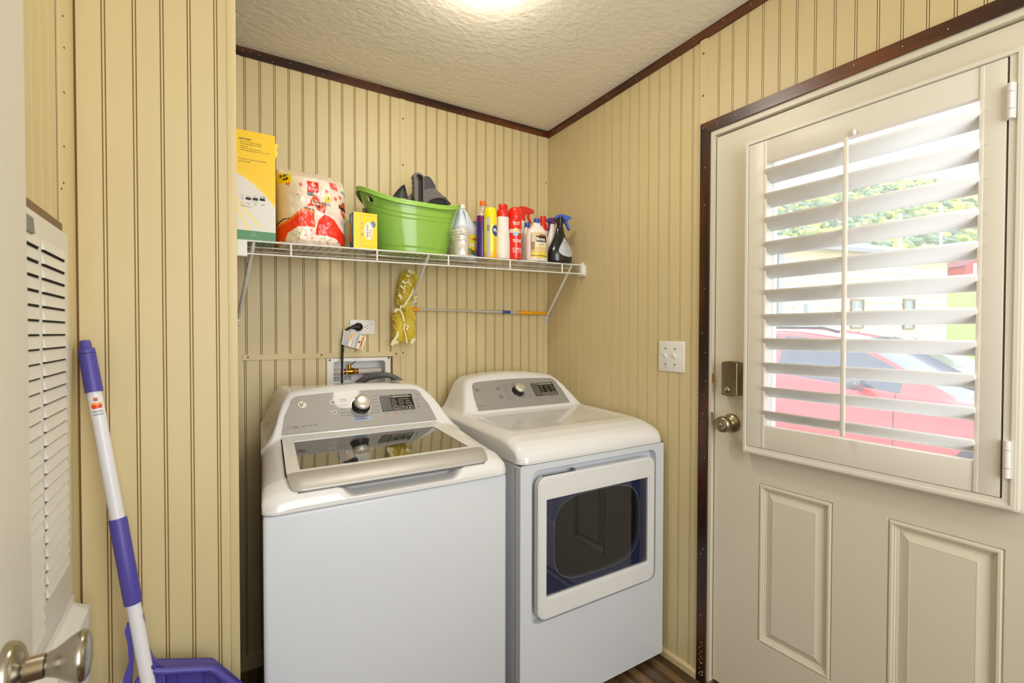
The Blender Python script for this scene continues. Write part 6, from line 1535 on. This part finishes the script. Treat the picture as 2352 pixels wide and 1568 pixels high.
# parked red car
hdg = math.radians(192); CF = Vector((math.sin(hdg), math.cos(hdg), 0)); CS = Vector((CF.y, -CF.x, 0))   # forward; side
Rear0 = Vector((4.60, 1.42, 0))
if CS.dot(CAM-Rear0) < 0: CS = -CS
ZC = -.37
def carp(s_, w_, h): return Rear0+CF*(1.914+1.15-s_)+CS*(w_-.925)+Z_*(ZC+h)
car = thing('red_car', 'red SUV parked outside the door, seen through the shutter', 'car', carp(2.3, 0, 0))
M_car = mat('car_red', rgb(226, 44, 40), .25, coat=1); M_cglass = mat('car_glass', rgb(58, 66, 78), .05, spec=1.0); M_tyre = mat('tyre', rgb(24, 24, 24), .8)
top = [(0, .62), (.04, .74), (.15, .84), (.45, .93), (1.15, 1.03), (1.55, 1.24), (1.95, 1.46), (2.3, 1.60), (2.7, 1.67), (3.2, 1.70), (3.8, 1.68), (4.25, 1.60), (4.5, 1.2), (4.6, .85)]
belt = [(0, .60), (.15, .78), (.45, .86), (1.15, .99), (1.9, 1.05), (3.0, 1.12), (4.2, 1.17), (4.5, 1.08), (4.6, .80)]
hwid = [(0, .66), (.1, .80), (.45, .90), (1.0, .925), (3.6, .925), (4.3, .89), (4.6, .78)]
def carsec(s_):
    W_ = interp(s_, hwid); T_ = interp(s_, top); B_ = min(interp(s_, belt), T_-.01); green_ = sstep(1.2, 2.3, s_)*sstep(4.6, 4.2, s_)
    rw_ = lerp(W_*.80, .66, green_)
    return [(W_*.93, .22), (W_*.985, .34), (W_, .60), (W_*.985, B_-.10), (W_*.955, B_), (W_*.93, B_+.012), (lerp(W_*.93, rw_+.03, .93), lerp(B_, T_, .86)), (rw_, lerp(B_, T_, .95)), (rw_*.85, T_*.5+lerp(B_, T_, .985)*.5), (rw_*.45, T_), (0, T_+.008)]
ss = sorted(set([0, .04, .1, .15, .3, .45, .8, 1.15, 1.22, 1.4, 1.6, 1.8, 2.0, 2.15, 2.3, 2.5, 2.8, 3.05, 3.15, 3.5, 3.8, 4.0, 4.25, 4.4, 4.5, 4.6]))
body_, glass_, = MB(), MB()
secs = [carsec(s_) for s_ in ss]
for i in range(len(ss)-1):
    sm_ = (ss[i]+ss[i+1])/2
    for sgn in (1, -1):
        for j in range(10):
            q = [(ss[i], secs[i][j]), (ss[i+1], secs[i+1][j]), (ss[i+1], secs[i+1][j+1]), (ss[i], secs[i][j+1])]
            P_ = [carp(a_, sgn*b_[0], b_[1]) for a_, b_ in q]
            side = j == 5 and 1.6 < sm_ < 4.1 and not (3.05 < sm_ < 3.15)
            wind = (j in (7, 8, 9) and 1.15 < sm_ < 2.3) or (j in (7, 8, 9) and 4.25 < sm_ < 4.5)
            (glass_ if (side or wind) else body_).add(P_, [(0, 1, 2, 3)], smooth=True)
for mb_ in (body_,):
    for s_i in (0, -1):
        sec = secs[s_i]; P_ = [carp(ss[s_i], a_, h) for a_, h in sec]+[carp(ss[s_i], -a_, h) for a_, h in sec[::-1]]; mb_.add(P_, [list(range(len(P_)))])
def weld(o):
    bm = bmesh.new(); bm.from_mesh(o.data); bmesh.ops.remove_doubles(bm, verts=bm.verts, dist=1e-5); bm.to_mesh(o.data); bm.free()
weld(body_.build('body', M_car, car)); weld(glass_.build('glazing', M_cglass, car))
c = MB()
for s_ in (.82, 3.70):
    for sgn in (1, -1):
        w1_ = carp(s_, sgn*.70, .34); w2_ = carp(s_, sgn*.935, .34); c = MB(); ax = (w2_-w1_).normalized()
        c.lathe([(.30, 0), (.34, .02), (.345, .12), (.34, .225), (.27, .235), (.25, .21), (.05, .215), (.0001, .22)], w1_, CF, Z_, ax, n=32, cap=False); c.build('wheel', M_tyre, car)
M_line = mat('seam_black', rgb(40, 20, 20), .6)
for s_ in (1.62, 3.05):
    c = MB(); c.tube([carp(s_, sgn_, h) for sgn_, h in [(interp(s_, hwid)*.99+.001, .35), (interp(s_, hwid)+.001, .62), (interp(s_, hwid)*.985+.002, interp(s_, belt)-.1), (interp(s_, hwid)*.955+.003, interp(s_, belt))]], .004, 5); c.build('door_seam', M_line, car)
c = MB(); m_ = carp(1.95, .99, 1.10)
c.lathe([(.0001, -.09), (.06, -.08), (.085, -.03), (.085, .03), (.055, .06), (.0001, .065)], m_, CS, Z_, CF, n=20, sv=.75, su=1.4, cap=False); c.tube([carp(1.95, .90, 1.04), m_], .025, 8); c.build('mirror', mat('mirror_shell', rgb(70, 66, 70), .2, coat=.5), car)
c = MB(); c.tube([carp(1.25, .25, 1.09), carp(1.42, .55, 1.17), carp(1.52, .70, 1.21)], .012, 6); c.build('wiper', M_blackm, car)
for s_ in (2.55, 3.65): c = MB(); c.tube([carp(s_-.09, .935, .93), carp(s_, .955, .935), carp(s_+.09, .935, .93)], .016, 8); c.build('door_handle', M_car, car)
c = MB(); c.tube([carp(2.4, .62, 1.66), carp(2.6, .62, 1.71), carp(3.8, .62, 1.73), carp(4.1, .62, 1.68)], .018, 8); c.build('roof_rail', M_black, car)
